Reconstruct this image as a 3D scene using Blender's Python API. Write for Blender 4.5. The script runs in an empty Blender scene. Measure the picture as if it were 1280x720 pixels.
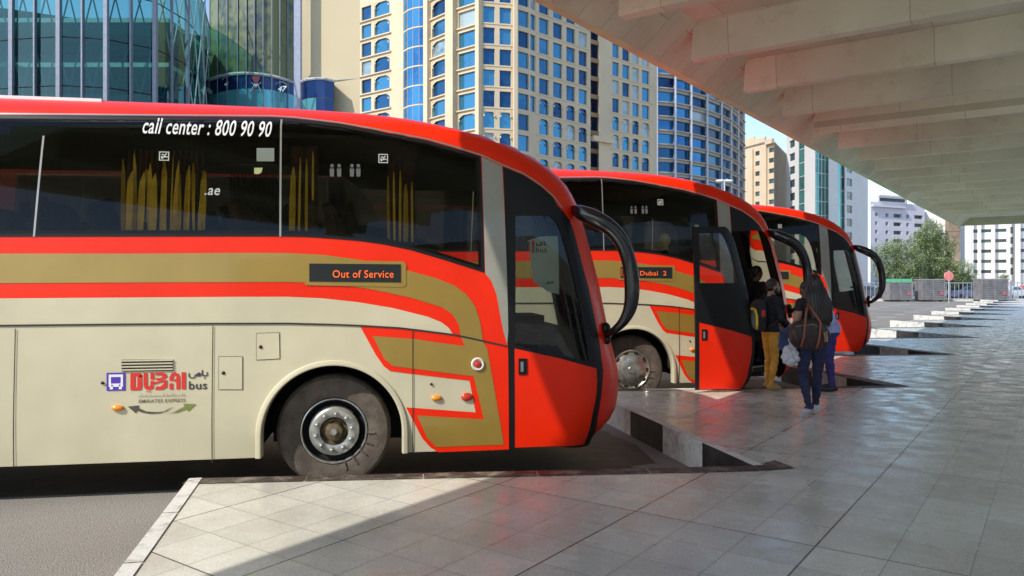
import bpy, bmesh, math, random
from mathutils import Vector, Matrix
from mathutils.geometry import delaunay_2d_cdt
R = math.radians
random.seed(7)
S = bpy.context.scene
COL = S.collection

# ------------------------------------------------------------------ camera
F = 950.0
cam = bpy.data.objects.new('camera', bpy.data.cameras.new('camera'))
COL.objects.link(cam)
cam.location = (0, 0, 1.6)
cam.rotation_euler = (R(90), 0, 0)
cam.data.lens = F / 1280 * 36
cam.data.sensor_width = 36
cam.data.shift_y = -8 / 1280
cam.data.clip_end = 3000
S.camera = cam

# ------------------------------------------------------------------ light
LD = Vector((.87, .73, -1.0))
w = bpy.data.worlds.new('World'); S.world = w; w.use_nodes = True
nt = w.node_tree
sky = nt.nodes.new('ShaderNodeTexSky'); sky.sky_type = 'NISHITA'; sky.sun_disc = False
sky.sun_elevation = math.atan(1 / math.hypot(.87, .73)); sky.sun_rotation = math.atan2(-.87, -.73)
sky.air_density = 1.0; sky.dust_density = .6; sky.ozone_density = 2.5
nt.links.new(sky.outputs[0], nt.nodes['Background'].inputs[0])
nt.nodes['Background'].inputs[1].default_value = .15
sl = bpy.data.lights.new('sun', 'SUN'); sl.energy = 2.8; sl.angle = R(.5); sl.color = (1, .95, .87)
so = bpy.data.objects.new('sun', sl); COL.objects.link(so)
so.rotation_euler = LD.to_track_quat('-Z', 'Y').to_euler()
S.view_settings.view_transform = 'Standard'; S.view_settings.look = 'None'
S.view_settings.gamma = 1; S.view_settings.use_curve_mapping = False
S.view_settings.exposure = .76
S.render.engine = 'CYCLES'
S.cycles.max_bounces = 8; S.cycles.transparent_max_bounces = 16

# ------------------------------------------------------------------ materials
MATS = {}
def nodes(name):
    m = bpy.data.materials.new(name); m.use_nodes = True
    return m, m.node_tree, m.node_tree.nodes['Principled BSDF']
def mat(name, col, rough=.5, metal=0, var=.12, scale=3.0, bump=0, bscale=40, coat=0, emit=0, spec=.5, rvar=.0):
    if name in MATS: return MATS[name]
    m, t, b = nodes(name); N = t.nodes; L = t.links
    tc = N.new('ShaderNodeTexCoord')
    nz = N.new('ShaderNodeTexNoise'); nz.inputs['Scale'].default_value = scale; nz.inputs['Detail'].default_value = 6
    L.new(tc.outputs['Object'], nz.inputs['Vector'])
    r = N.new('ShaderNodeValToRGB'); r.color_ramp.elements[0].position = .3; r.color_ramp.elements[1].position = .7
    r.color_ramp.elements[0].color = tuple(c * (1 - var) for c in col) + (1,)
    r.color_ramp.elements[1].color = tuple(min(1, c * (1 + var)) for c in col) + (1,)
    L.new(nz.outputs['Fac'], r.inputs[0]); L.new(r.outputs[0], b.inputs['Base Color'])
    b.inputs['Roughness'].default_value = rough; b.inputs['Metallic'].default_value = metal
    b.inputs['Specular IOR Level'].default_value = spec
    b.inputs['Coat Weight'].default_value = coat; b.inputs['Coat Roughness'].default_value = .06
    if rvar:
        mr = N.new('ShaderNodeMapRange'); mr.inputs[3].default_value = max(0, rough - rvar); mr.inputs[4].default_value = rough + rvar
        L.new(nz.outputs['Fac'], mr.inputs[0]); L.new(mr.outputs[0], b.inputs['Roughness'])
    if bump:
        n2 = N.new('ShaderNodeTexNoise'); n2.inputs['Scale'].default_value = bscale; n2.inputs['Detail'].default_value = 5
        L.new(tc.outputs['Object'], n2.inputs['Vector'])
        bp = N.new('ShaderNodeBump'); bp.inputs['Strength'].default_value = bump; bp.inputs['Distance'].default_value = .02
        L.new(n2.outputs['Fac'], bp.inputs['Height']); L.new(bp.outputs[0], b.inputs['Normal'])
    if emit:
        b.inputs['Emission Color'].default_value = tuple(col) + (1,); b.inputs['Emission Strength'].default_value = emit
    MATS[name] = m
    return m
def glassmat(name, tint, gcol=(1, 1, 1), ior=1.5, rough=.01):
    if name in MATS: return MATS[name]
    m, t, b = nodes(name); N = t.nodes; L = t.links
    N.remove(b)
    tr = N.new('ShaderNodeBsdfTransparent'); tr.inputs[0].default_value = tuple(tint) + (1,)
    gl = N.new('ShaderNodeBsdfGlossy'); gl.inputs[0].default_value = tuple(gcol) + (1,); gl.inputs['Roughness'].default_value = rough
    fr = N.new('ShaderNodeFresnel'); fr.inputs[0].default_value = ior
    mx = N.new('ShaderNodeMixShader')
    L.new(fr.outputs[0], mx.inputs[0]); L.new(tr.outputs[0], mx.inputs[1]); L.new(gl.outputs[0], mx.inputs[2])
    L.new(mx.outputs[0], N['Material Output'].inputs[0])
    MATS[name] = m
    return m

RED = mat('red_paint', (.86, .022, .001), .40, coat=.10, var=.07, spec=.3, scale=1.5, rvar=.12)
CREAM = mat('cream_paint', (.60, .54, .37), .36, coat=.25, var=.09, scale=1.6, rvar=.15)
GOLD = mat('gold_paint', (.36, .235, .045), .35, metal=.25, coat=.5, var=.06)
GREYP = mat('grey_paint', (.31, .30, .25), .35, coat=.4, var=.08)
BLACK = mat('black_trim', (.008, .008, .009), .42, var=.1, spec=.3)
RUBBER = mat('black_rubber', (.02, .02, .02), .55, var=.2)
SEAM = mat('dark_seam', (.03, .025, .02), .6)
TYRE = mat('tyre_rubber', (.10, .078, .06), .8, var=.35, scale=9, bump=.3, bscale=60)
STEEL = mat('worn_steel', (.48, .47, .43), .38, metal=.7, var=.3, scale=14)
CHROME = mat('chrome', (.8, .8, .78), .12, metal=1, var=.1, scale=10)
DARKM = mat('dark_metal', (.03, .03, .03), .5, metal=.4)
BRASS = mat('grimy_hub', (.16, .12, .07), .5, metal=.5, var=.4, scale=20)
ALU = mat('aluminium_trim', (.45, .42, .38), .3, metal=.7)
WHITE = mat('white_paint', (.8, .8, .78), .4, var=.03)
AMBER = mat('amber_lens', (.8, .25, .01), .2, coat=.5)
RLENS = mat('red_lens', (.5, .03, .01), .2, coat=.5)
LED = mat('led_orange', (.9, .13, .015), .5, emit=.28, var=0)
PURPLE = mat('purple_sign', (.09, .035, .42), .4, var=.03)
LRED = mat('logo_red', (.7, .03, .02), .4, var=.03)
LDARK = mat('logo_dark', (.05, .05, .06), .5)
LGREEN = mat('logo_olive', (.19, .22, .05), .5)
BROWNC = mat('curtain_brown', (.05, .02, .015), .8, var=.5, scale=8)
YELC = mat('curtain_yellow', (.85, .60, .05), .8, var=.2, scale=8)
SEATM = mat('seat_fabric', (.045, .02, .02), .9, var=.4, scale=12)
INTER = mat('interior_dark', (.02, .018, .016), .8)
TINT = glassmat('tinted_window_glass', (.60, .55, .43), ior=1.30)
TINT2 = glassmat('dark_window_glass_far', (.035, .035, .03), ior=1.42)
CLEAR = glassmat('clear_door_glass', (.62, .68, .66), ior=1.5)

# ------------------------------------------------------------------ helpers
def tag(o, label=None, cat=None, group=None, kind=None):
    if label: o['label'] = label
    if cat: o['category'] = cat
    if group: o['group'] = group
    if kind: o['kind'] = kind
    return o
def empty(name, loc=(0, 0, 0), rz=0):
    o = bpy.data.objects.new(name, None); COL.objects.link(o)
    o.location = loc; o.rotation_euler = (0, 0, rz); o.empty_display_size = .2
    return o
class MB:
    def __init__(s): s.v = []; s.f = []; s.m = []; s.mi = 0
    def face(s, pts):
        n = len(s.v); s.v += [tuple(p) for p in pts]; s.f.append(list(range(n, n + len(pts)))); s.m.append(s.mi)
    def add(s, vs, fs):
        n = len(s.v); s.v += [tuple(p) for p in vs]
        for f in fs: s.f.append([i + n for i in f]); s.m.append(s.mi)
    def box(s, c, d, rz=0, M=None):
        M = M or Matrix.Rotation(rz, 3, 'Z')
        vs = [Vector(c) + M @ Vector((x * d[0] / 2, y * d[1] / 2, z * d[2] / 2)) for x in (-1, 1) for y in (-1, 1) for z in (-1, 1)]
        s.add(vs, [(0, 1, 3, 2), (4, 6, 7, 5), (0, 4, 5, 1), (2, 3, 7, 6), (0, 2, 6, 4), (1, 5, 7, 3)])
    def tube(s, pts, rad, n=12, squash=None, cap=True):
        pts = [Vector(p) for p in pts]; rad = rad if isinstance(rad, (list, tuple)) else [rad] * len(pts)
        rings = []; up = None
        for i, p in enumerate(pts):
            t = (pts[min(i + 1, len(pts) - 1)] - pts[max(i - 1, 0)]).normalized()
            if up is None: up = Vector((0, 0, 1)) if abs(t.z) < .9 else Vector((1, 0, 0))
            a = t.cross(up).normalized(); b = a.cross(t).normalized(); up = b
            r = rad[i]; rx, ry = r if isinstance(r, (tuple, list)) else (r, r)
            rings.append([p + a * math.cos(2 * math.pi * k / n) * rx + b * math.sin(2 * math.pi * k / n) * ry for k in range(n)])
        vs = [q for r_ in rings for q in r_]
        fs = [(i * n + k, i * n + (k + 1) % n, (i + 1) * n + (k + 1) % n, (i + 1) * n + k) for i in range(len(pts) - 1) for k in range(n)]
        if cap: fs += [tuple(range(n))[::-1], tuple((len(pts) - 1) * n + k for k in range(n))]
        s.add(vs, fs)
    def lathe(s, prof, c, axis='Y', n=48, flip=1):   # prof: (r, h) about an axis through c
        vs = []
        for r, h in prof:
            for k in range(n):
                a = 2 * math.pi * k / n
                p = (math.cos(a) * r, h * flip, math.sin(a) * r) if axis == 'Y' else (math.cos(a) * r, math.sin(a) * r, h)
                vs.append(Vector(c) + Vector(p))
        s.add(vs, [(i * n + k, i * n + (k + 1) % n, (i + 1) * n + (k + 1) % n, (i + 1) * n + k) for i in range(len(prof) - 1) for k in range(n)])
    def ell(s, c, r, n=14, m=10, M=None):
        M = M or Matrix.Identity(3); vs = []
        for i in range(m + 1):
            th = math.pi * i / m
            for k in range(n):
                a = 2 * math.pi * k / n
                vs.append(Vector(c) + M @ Vector((r[0] * math.sin(th) * math.cos(a), r[1] * math.sin(th) * math.sin(a), r[2] * math.cos(th))))
        s.add(vs, [(i * n + k, (i + 1) * n + k, (i + 1) * n + (k + 1) % n, i * n + (k + 1) % n) for i in range(m) for k in range(n)])
    def build(s, name, mats, parent=None, smooth=False, merge=False):
        me = bpy.data.meshes.new(name); me.from_pydata(s.v, [], s.f)
        for m in (mats if isinstance(mats, (list, tuple)) else [mats]): me.materials.append(m)
        me.polygons.foreach_set('material_index', s.m)
        if merge:
            bm = bmesh.new(); bm.from_mesh(me); bmesh.ops.remove_doubles(bm, verts=bm.verts, dist=.0005)
            bmesh.ops.recalc_face_normals(bm, faces=bm.faces); bm.to_mesh(me); bm.free()
        if smooth:
            me.polygons.foreach_set('use_smooth', [True] * len(me.polygons))
            if smooth != True: me.set_sharp_from_angle(angle=R(smooth))
        me.update()
        o = bpy.data.objects.new(name, me); COL.objects.link(o); o.parent = parent
        return o
def copy_tree(o, parent=None):
    c = o.copy(); COL.objects.link(c); c.parent = parent
    for ch in list(o.children): copy_tree(ch, c)
    return c
def inset(poly, d):
    n = len(poly); A = sum(poly[i][0] * poly[(i + 1) % n][1] - poly[(i + 1) % n][0] * poly[i][1] for i in range(n)); sg = 1 if A > 0 else -1
    out = []
    for i in range(n):
        a, b, c = Vector(poly[i - 1]), Vector(poly[i]), Vector(poly[(i + 1) % n])
        e1 = (b - a).normalized(); e2 = (c - b).normalized()
        n1 = Vector((-e1.y, e1.x)) * sg; n2 = Vector((-e2.y, e2.x)) * sg
        m = (n1 + n2).normalized(); k = d / max(.35, m.dot(n1))
        out.append(tuple(b + m * k))
    return out
def inside(p, poly):
    x, y = p; r = False; j = len(poly) - 1
    for i in range(len(poly)):
        xi, yi = poly[i]; xj, yj = poly[j]
        if (yi > y) != (yj > y) and x < (xj - xi) * (y - yi) / (yj - yi) + xi: r = not r
        j = i
    return r

# ------------------------------------------------------------------ ground, platform, road
A = R(35.8); ax = Vector((math.sin(A), math.cos(A))); px_ = Vector((math.cos(A), -math.sin(A)))   # along the canopy, across it
def PQ(p, q, z=0): v = px_ * p + ax * q; return Vector((v.x, v.y, z))
STEP = Vector((3.656, 5.07)); P1 = Vector((2.09, 6.58)); Q1 = Vector((1.04, 11.23))
ROAD = -.3

def ground_mat():
    m, t, b = nodes('asphalt'); N = t.nodes; L = t.links
    tc = N.new('ShaderNodeTexCoord')
    n1 = N.new('ShaderNodeTexNoise'); n1.inputs['Scale'].default_value = .35; n1.inputs['Detail'].default_value = 8
    n2 = N.new('ShaderNodeTexNoise'); n2.inputs['Scale'].default_value = 90; n2.inputs['Detail'].default_value = 3
    L.new(tc.outputs['Object'], n1.inputs[0]); L.new(tc.outputs['Object'], n2.inputs[0])
    r1 = N.new('ShaderNodeValToRGB'); r1.color_ramp.elements[0].color = (.20, .18, .155, 1); r1.color_ramp.elements[1].color = (.30, .275, .24, 1)
    r1.color_ramp.elements[0].position = .3; r1.color_ramp.elements[1].position = .7
    r2 = N.new('ShaderNodeValToRGB'); r2.color_ramp.elements[0].color = (.45, .45, .45, 1); r2.color_ramp.elements[1].color = (1.5, 1.5, 1.5, 1)
    r2.color_ramp.elements[0].position = .3; r2.color_ramp.elements[1].position = .7
    mx = N.new('ShaderNodeMix'); mx.data_type = 'RGBA'; mx.blend_type = 'MULTIPLY'; mx.inputs[0].default_value = .8
    L.new(n1.outputs[0], r1.inputs[0]); L.new(n2.outputs[0], r2.inputs[0])
    L.new(r1.outputs[0], mx.inputs[6]); L.new(r2.outputs[0], mx.inputs[7]); L.new(mx.outputs[2], b.inputs['Base Color'])
    b.inputs['Roughness'].default_value = .85
    bp = N.new('ShaderNodeBump'); bp.inputs['Distance'].default_value = .01; L.new(n2.outputs[0], bp.inputs['Height']); L.new(bp.outputs[0], b.inputs['Normal'])
    return m
def tile_mat():
    m, t, b = nodes('terrazzo_tiles'); N = t.nodes; L = t.links
    tc = N.new('ShaderNodeTexCoord'); mp = N.new('ShaderNodeMapping'); mp.inputs['Rotation'].default_value[2] = A
    L.new(tc.outputs['Object'], mp.inputs[0])
    def brick(sz, mort, c1, c2, cm):
        k = N.new('ShaderNodeTexBrick'); k.offset = 0; k.squash = 1
        k.inputs['Scale'].default_value = 1; k.inputs['Brick Width'].default_value = sz[0]; k.inputs['Row Height'].default_value = sz[1]
        k.inputs['Mortar Size'].default_value = mort; k.inputs['Mortar Smooth'].default_value = .3
        k.inputs['Color1'].default_value = c1; k.inputs['Color2'].default_value = c2; k.inputs['Mortar'].default_value = cm
        L.new(mp.outputs[0], k.inputs[0]); return k
    k1 = brick((.4, .4), .003, (.70, .68, .60, 1), (.60, .58, .51, 1), (.27, .26, .23, 1))
    k2 = brick((1.2, 2.4), .007, (1, 1, 1, 1), (.93, .93, .93, 1), (.25, .23, .2, 1))
    n1 = N.new('ShaderNodeTexNoise'); n1.inputs['Scale'].default_value = .9; n1.inputs['Detail'].default_value = 9; n1.inputs['Roughness'].default_value = .65
    n2 = N.new('ShaderNodeTexVoronoi'); n2.inputs['Scale'].default_value = 160
    n3 = N.new('ShaderNodeTexNoise'); n3.inputs['Scale'].default_value = 3.5; n3.inputs['Detail'].default_value = 4
    for n in (n1, n2, n3): L.new(tc.outputs['Object'], n.inputs['Vector'])
    r1 = N.new('ShaderNodeValToRGB'); r1.color_ramp.elements[0].position = .33; r1.color_ramp.elements[1].position = .62
    r1.color_ramp.elements[0].color = (.80, .78, .74, 1); r1.color_ramp.elements[1].color = (1.06, 1.06, 1.05, 1)
    r2 = N.new('ShaderNodeValToRGB'); r2.color_ramp.elements[0].color = (.82, .82, .82, 1); r2.color_ramp.elements[1].color = (1.1, 1.1, 1.08, 1)
    sp = N.new('ShaderNodeSeparateColor'); L.new(n2.outputs['Color'], sp.inputs[0])
    L.new(n1.outputs[0], r1.inputs[0]); L.new(sp.outputs[0], r2.inputs[0])
    def mul(a, c):
        x = N.new('ShaderNodeMix'); x.data_type = 'RGBA'; x.blend_type = 'MULTIPLY'; x.inputs[0].default_value = 1
        L.new(a, x.inputs[6]); L.new(c, x.inputs[7]); return x.outputs[2]
    c = mul(mul(mul(k1.outputs[0], k2.outputs[0]), r1.outputs[0]), r2.outputs[0]); L.new(c, b.inputs['Base Color'])
    mr = N.new('ShaderNodeMapRange'); mr.inputs[1].default_value = .35; mr.inputs[2].default_value = .68; mr.inputs[3].default_value = .17; mr.inputs[4].default_value = .42
    L.new(n3.outputs[0], mr.inputs[0]); L.new(mr.outputs[0], b.inputs['Roughness'])
    b.inputs['IOR'].default_value = 1.55
    bp = N.new('ShaderNodeBump'); bp.inputs['Distance'].default_value = .004; bp.inputs['Strength'].default_value = .5
    ad = N.new('ShaderNodeMath'); ad.operation = 'MULTIPLY'; L.new(k1.outputs['Fac'], ad.inputs[0]); ad.inputs[1].default_value = -1
    a2 = N.new('ShaderNodeMath'); a2.operation = 'MULTIPLY_ADD'; L.new(n3.outputs[0], a2.inputs[0]); a2.inputs[1].default_value = .02; L.new(ad.outputs[0], a2.inputs[2])
    L.new(a2.outputs[0], bp.inputs['Height']); L.new(bp.outputs[0], b.inputs['Normal'])
    return m
ASPH = ground_mat(); TILE = tile_mat()
def kerb_mat(name, c0, c1, pos=(.4, .62)):
    m, t, b = nodes(name); N = t.nodes; L = t.links
    tc = N.new('ShaderNodeTexCoord'); n = N.new('ShaderNodeTexNoise'); n.inputs['Scale'].default_value = 5; n.inputs['Detail'].default_value = 10; n.inputs['Roughness'].default_value = .7
    L.new(tc.outputs['Object'], n.inputs[0]); r = N.new('ShaderNodeValToRGB')
    r.color_ramp.elements[0].position, r.color_ramp.elements[1].position = pos
    r.color_ramp.elements[0].color = c0 + (1,); r.color_ramp.elements[1].color = c1 + (1,)
    L.new(n.outputs[0], r.inputs[0]); L.new(r.outputs[0], b.inputs['Base Color']); b.inputs['Roughness'].default_value = .55
    bp = N.new('ShaderNodeBump'); bp.inputs['Distance'].default_value = .01; L.new(n.outputs[0], bp.inputs['Height']); L.new(bp.outputs[0], b.inputs['Normal'])
    return m
KSTONE = kerb_mat('stained_kerb_stone', (.05, .034, .024), (.27, .235, .19), (.48, .70))
KWHITE = kerb_mat('kerb_white', (.30, .27, .22), (.66, .64, .58), (.3, .5))
KBLACK = kerb_mat('kerb_black', (.012, .010, .009), (.05, .04, .035))
KYEL = kerb_mat('kerb_yellow', (.4, .3, .1), (.6, .48, .16))

b_ = MB(); b_.face([(-700, -300, ROAD), (900, -300, ROAD), (900, 1300, ROAD), (-700, 1300, ROAD)])
tag(b_.build('ground', ASPH), kind='structure')
zig = []
K0, K1 = -2, 11
for k in range(K0, K1 + 1):
    zig += [Q1 + STEP * (k - 1), P1 + STEP * k]
end = PQ(-1.9, 79); zig2 = [(v.x, v.y) for v in zig]
right = [PQ(14, 79), PQ(14, -14)]
outer = zig2 + [(end.x, end.y)] + [(v.x, v.y) for v in right] + [(PQ(-6, -14).x, PQ(-6, -14).y)]
b_ = MB(); b_.face([(x, y, 0) for x, y in outer[::-1]])
pv = b_.build('pavement', TILE); tag(pv, kind='structure')
# kerb: stone strip on the platform's edge and its painted faces
kb = MB()
def strip(a, c, wdt, z0, z1, side):
    d = (c - a).normalized(); n = Vector((-d.y, d.x)) * side
    return a, c, a + n * wdt, c + n * wdt
for k in range(K0, K1 + 1):
    q = Q1 + STEP * (k - 1); p = P1 + STEP * k; q2 = Q1 + STEP * k
    d = (p - q).normalized(); n = Vector((d.y, -d.x))     # towards the camera side = platform
    e = (q2 - p).normalized(); ne = Vector((e.y, -e.x))   # towards the right = platform
    W_ = .17
    tip = p + Vector((.33, -.08))
    zt = .006
    kb.mi = 0
    # long edge top, in stones; some wear their white paint
    L_ = (p - q).length; ns = 5
    for i in range(ns):
        a = q + d * L_ * i / ns; c = q + d * L_ * (i + 1) / ns - d * .012
        kb.mi = 1 if (k == 1 and i == 1) else 0
        kb.face([(a.x, a.y, zt), (c.x, c.y, zt), ((c + n * W_).x, (c + n * W_).y, zt), ((a + n * W_).x, (a + n * W_).y, zt)])
        kb.mi = 2 if i % 2 else 1
        kb.face([(a.x, a.y, ROAD), (c.x, c.y, ROAD), (c.x, c.y, zt), (a.x, a.y, zt)])
    kb.mi = 0
    kb.face([(p.x, p.y, zt), ((p + n * W_).x, (p + n * W_).y, zt), (tip.x, tip.y, zt), ((p + ne * .3 + e * .15).x, (p + ne * .3 + e * .15).y, zt)])
    L_ = (q2 - p).length; ns = 5
    for i in range(ns):
        a = p + e * L_ * i / ns; c = p + e * L_ * (i + 1) / ns - e * .012
        kb.mi = 1 if k < 1 else 0
        sw = .10 if k < 1 else .27
        kb.face([(a.x, a.y, zt + .003), (c.x, c.y, zt + .003), ((c + ne * sw).x, (c + ne * sw).y, zt + .003), ((a + ne * sw).x, (a + ne * sw).y, zt + .003)])
        kb.mi = 1 if i % 2 else 2
        if k > 2: kb.mi = 1 if i >= 3 else (2 if i == 2 else 3)
        kb.face([(a.x, a.y, ROAD), (c.x, c.y, ROAD), (c.x, c.y, zt + .003), (a.x, a.y, zt + .003)])
KGREY = kerb_mat('kerb_grey', (.10, .09, .08), (.30, .28, .25))
tag(kb.build('kerb', [KSTONE, KWHITE, KBLACK, KGREY]), kind='structure')
# platform end face towards the far road
b_ = MB(); a = PQ(-1.9, 79); c = PQ(14, 79); b_.face([(a.x, a.y, ROAD), (c.x, c.y, ROAD), (c.x, c.y, 0), (a.x, a.y, 0)])
z0 = zig[-1]; b_.face([(z0.x, z0.y, ROAD), (a.x, a.y, ROAD), (a.x, a.y, 0), (z0.x, z0.y, 0)])
tag(b_.build('platform_edge', KWHITE), kind='structure')
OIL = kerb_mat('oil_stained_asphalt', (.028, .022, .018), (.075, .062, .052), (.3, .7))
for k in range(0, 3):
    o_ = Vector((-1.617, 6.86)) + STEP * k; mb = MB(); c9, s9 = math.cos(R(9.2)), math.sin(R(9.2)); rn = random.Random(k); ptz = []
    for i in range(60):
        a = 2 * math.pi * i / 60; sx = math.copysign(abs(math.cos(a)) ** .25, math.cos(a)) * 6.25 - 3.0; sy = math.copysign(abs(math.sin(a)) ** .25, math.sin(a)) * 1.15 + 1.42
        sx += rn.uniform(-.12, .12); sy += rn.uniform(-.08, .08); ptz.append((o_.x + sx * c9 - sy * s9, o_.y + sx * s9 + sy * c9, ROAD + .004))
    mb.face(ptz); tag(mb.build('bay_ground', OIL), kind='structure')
# painted marks on the lot beyond the buses
mk = MB()
for j in range(5):
    for i in range(9):
        c = PQ(-7.5 - j * 3.1, 36 + i * 4.2 + j * 1.1, ROAD + .005)
        mk.mi = 0
        mk.box(c, (random.uniform(.6, 1.3), .16, .002), rz=R(9))
tag(mk.build('road_marking', [WHITE]), kind='structure')
def lot_kerb(c, L_, m1, m2, idx):
    mb = MB(); n = int(L_ / 1.1)
    for i in range(n):
        mb.mi = i % 2
        mb.box(c + Vector((i * 1.1 - L_ / 2, 0, .09)), (1.08, .3, .18))
    return mb.build('kerb', [m1, m2])
far_kerb = MB()
for i in range(60):
    far_kerb.mi = 0 if i % 3 else 1
    far_kerb.box(Vector((8 + i * 1.6, 73.5, ROAD + .1)), (1.58, .35, .2))
tag(far_kerb.build('kerb', [KWHITE, KYEL]), kind='structure')

# ------------------------------------------------------------------ canopy
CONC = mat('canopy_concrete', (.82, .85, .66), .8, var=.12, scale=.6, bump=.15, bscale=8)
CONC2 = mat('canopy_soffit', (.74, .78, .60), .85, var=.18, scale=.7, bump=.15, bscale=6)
def formwork(m, w_, h_):
    t = m.node_tree; N = t.nodes; L = t.links; b = N['Principled BSDF']; src = b.inputs['Base Color'].links[0].from_socket
    tc = N.new('ShaderNodeTexCoord'); mp = N.new('ShaderNodeMapping'); mp.inputs['Rotation'].default_value[2] = A
    L.new(tc.outputs['Object'], mp.inputs[0])
    k = N.new('ShaderNodeTexBrick'); k.offset = .5; k.inputs['Scale'].default_value = 1; k.inputs['Brick Width'].default_value = w_; k.inputs['Row Height'].default_value = h_
    k.inputs['Mortar Size'].default_value = .008; k.inputs['Color1'].default_value = (1, 1, 1, 1); k.inputs['Color2'].default_value = (.90, .89, .87, 1); k.inputs['Mortar'].default_value = (.70, .68, .64, 1)
    L.new(mp.outputs[0], k.inputs[0])
    n = N.new('ShaderNodeTexNoise'); n.inputs['Scale'].default_value = 2.2; n.inputs['Detail'].default_value = 10; n.inputs['Roughness'].default_value = .7; L.new(tc.outputs['Object'], n.inputs[0])
    r = N.new('ShaderNodeValToRGB'); r.color_ramp.elements[0].position = .30; r.color_ramp.elements[1].position = .46; r.color_ramp.elements[0].color = (.88, .85, .79, 1); r.color_ramp.elements[1].color = (1, 1, 1, 1); L.new(n.outputs[0], r.inputs[0])
    for o_ in (k.outputs[0], r.outputs[0]):
        x = N.new('ShaderNodeMix'); x.data_type = 'RGBA'; x.blend_type = 'MULTIPLY'; x.inputs[0].default_value = 1; L.new(src, x.inputs[6]); L.new(o_, x.inputs[7]); src = x.outputs[2]
    L.new(src, b.inputs['Base Color'])
formwork(CONC, 2.4, .6); formwork(CONC2, 1.2, .6)
LIP = mat('pale_green_lip', (.55, .72, .42), .6, var=.18, scale=.9)
cn = empty('canopy', tuple(PQ(-5.17, 0, 0))); cn_inv = Matrix.Translation(-cn.location)
tag(cn, 'long ribbed concrete canopy with a thin pale green edge over the platform', 'canopy')
HE = 5.0; PE = -5.17
def C(p, q, z): return tuple(cn_inv @ PQ(p, q, z))
QA, QB = -7.5, 54.0
sl_ = MB()
# bevelled soffit between lip and rib ends, then the slab underside, top and ends
sl_.face([C(PE + .15, QA, HE), C(PE + .15, QB, HE), C(PE + .75, QB, HE + .5), C(PE + .75, QA, HE + .5)])
sl_.face([C(PE + .75, QA, HE + .5), C(PE + .75, QB, HE + .5), C(4.5, QB, HE + .5), C(4.5, QA, HE + .5)])
sl_.face([C(PE, QA, HE + .75), C(PE, QB, HE + .75), C(4.5, QB, HE + .8), C(4.5, QA, HE + .8)])
sl_.face([C(PE, QB, HE + .02), C(4.5, QB, HE + .02), C(4.5, QB, HE + .8), C(PE, QB, HE + .75)])
sl_.face([C(4.5, QA, HE + .5), C(4.5, QB, HE + .5), C(4.5, QB, HE + .8), C(4.5, QA, HE + .8)])
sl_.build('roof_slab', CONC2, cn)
lp = MB()
lp.face([C(PE, QA, HE), C(PE, QB, HE), C(PE, QB, HE + .75), C(PE, QA, HE + .75)])
lp.face([C(PE, QA, HE), C(PE, QB, HE), C(PE + .15, QB, HE), C(PE + .15, QA, HE)])
lp.build('edge_lip', LIP, cn)
q0 = 0
i = 0
qs = []
q = 15.77
base = q - 8 * 2.35
for i in range(28):
    qq = base + i * 2.35 - 7 * 2.35
    if qq < QA + 1 or qq > QB - .5: continue
    qs.append(qq)
for qq in qs:
    r_ = MB(); hw = .10; hwt = .16
    p0, p1 = PE + .62, 4.4
    zb, zt = HE - .03, HE + .52
    r_.face([C(p0, qq - hw, zb), C(p1, qq - hw, zb), C(p1, qq + hw, zb), C(p0, qq + hw, zb)])
    r_.face([C(p0, qq - hw, zb), C(p1, qq - hw, zb), C(p1, qq - hwt, zt), C(p0 + .05, qq - hwt, zt)])
    r_.face([C(p0, qq + hw, zb), C(p1, qq + hw, zb), C(p1, qq + hwt, zt), C(p0 + .05, qq + hwt, zt)])
    r_.face([C(p0, qq - hw, zb), C(p0, qq + hw, zb), C(p0 + .05, qq + hwt, zt), C(p0 + .05, qq - hwt, zt)])
    r_.build('rib', CONC, cn)
for qq in (-5, 8, 22, 36, 50):
    c_ = MB(); p = Vector(C(3.2, qq, 0))
    c_.tube([p, p + Vector((0, 0, HE))], [.35, .35], 20); c_.build('column', CONC, cn)
BOUNCE = mat('hall_wall', (.40, .34, .26), .8, scale=.5)
th = empty('station_hall', tuple(PQ(24, 20, ROAD)))  # added, never in view: gives warm bounce light and reflections in the coach glass
tag(th, 'long beige station hall standing behind the platform, outside the photo', 'building')
hi = Matrix.Translation(-th.location)
b_ = MB()
def H(p, q, z): return tuple(hi @ PQ(p, q, z))
b_.face([H(24, -40, ROAD), H(24, 60, ROAD), H(24, 60, 9), H(24, -40, 9)]); b_.face([H(24, -40, 9), H(24, 60, 9), H(34, 60, 9), H(34, -40, 9)])
b_.face([H(24, 60, ROAD), H(34, 60, ROAD), H(34, 60, 9), H(24, 60, 9)]); b_.face([H(24, -40, ROAD), H(34, -40, ROAD), H(34, -40, 9), H(24, -40, 9)]); b_.face([H(34, -40, ROAD), H(34, 60, ROAD), H(34, 60, 9), H(34, -40, 9)])
b_.build('wall', BOUNCE, th)
for k in range(11):
    b_ = MB(); q = -36 + k * 8
    b_.box(H(23.95, q, 2.6), (5, .12, 3.2), rz=R(90) - A); b_.build('window', mat('hall_glass', (.03, .04, .045), .2), th)

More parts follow.
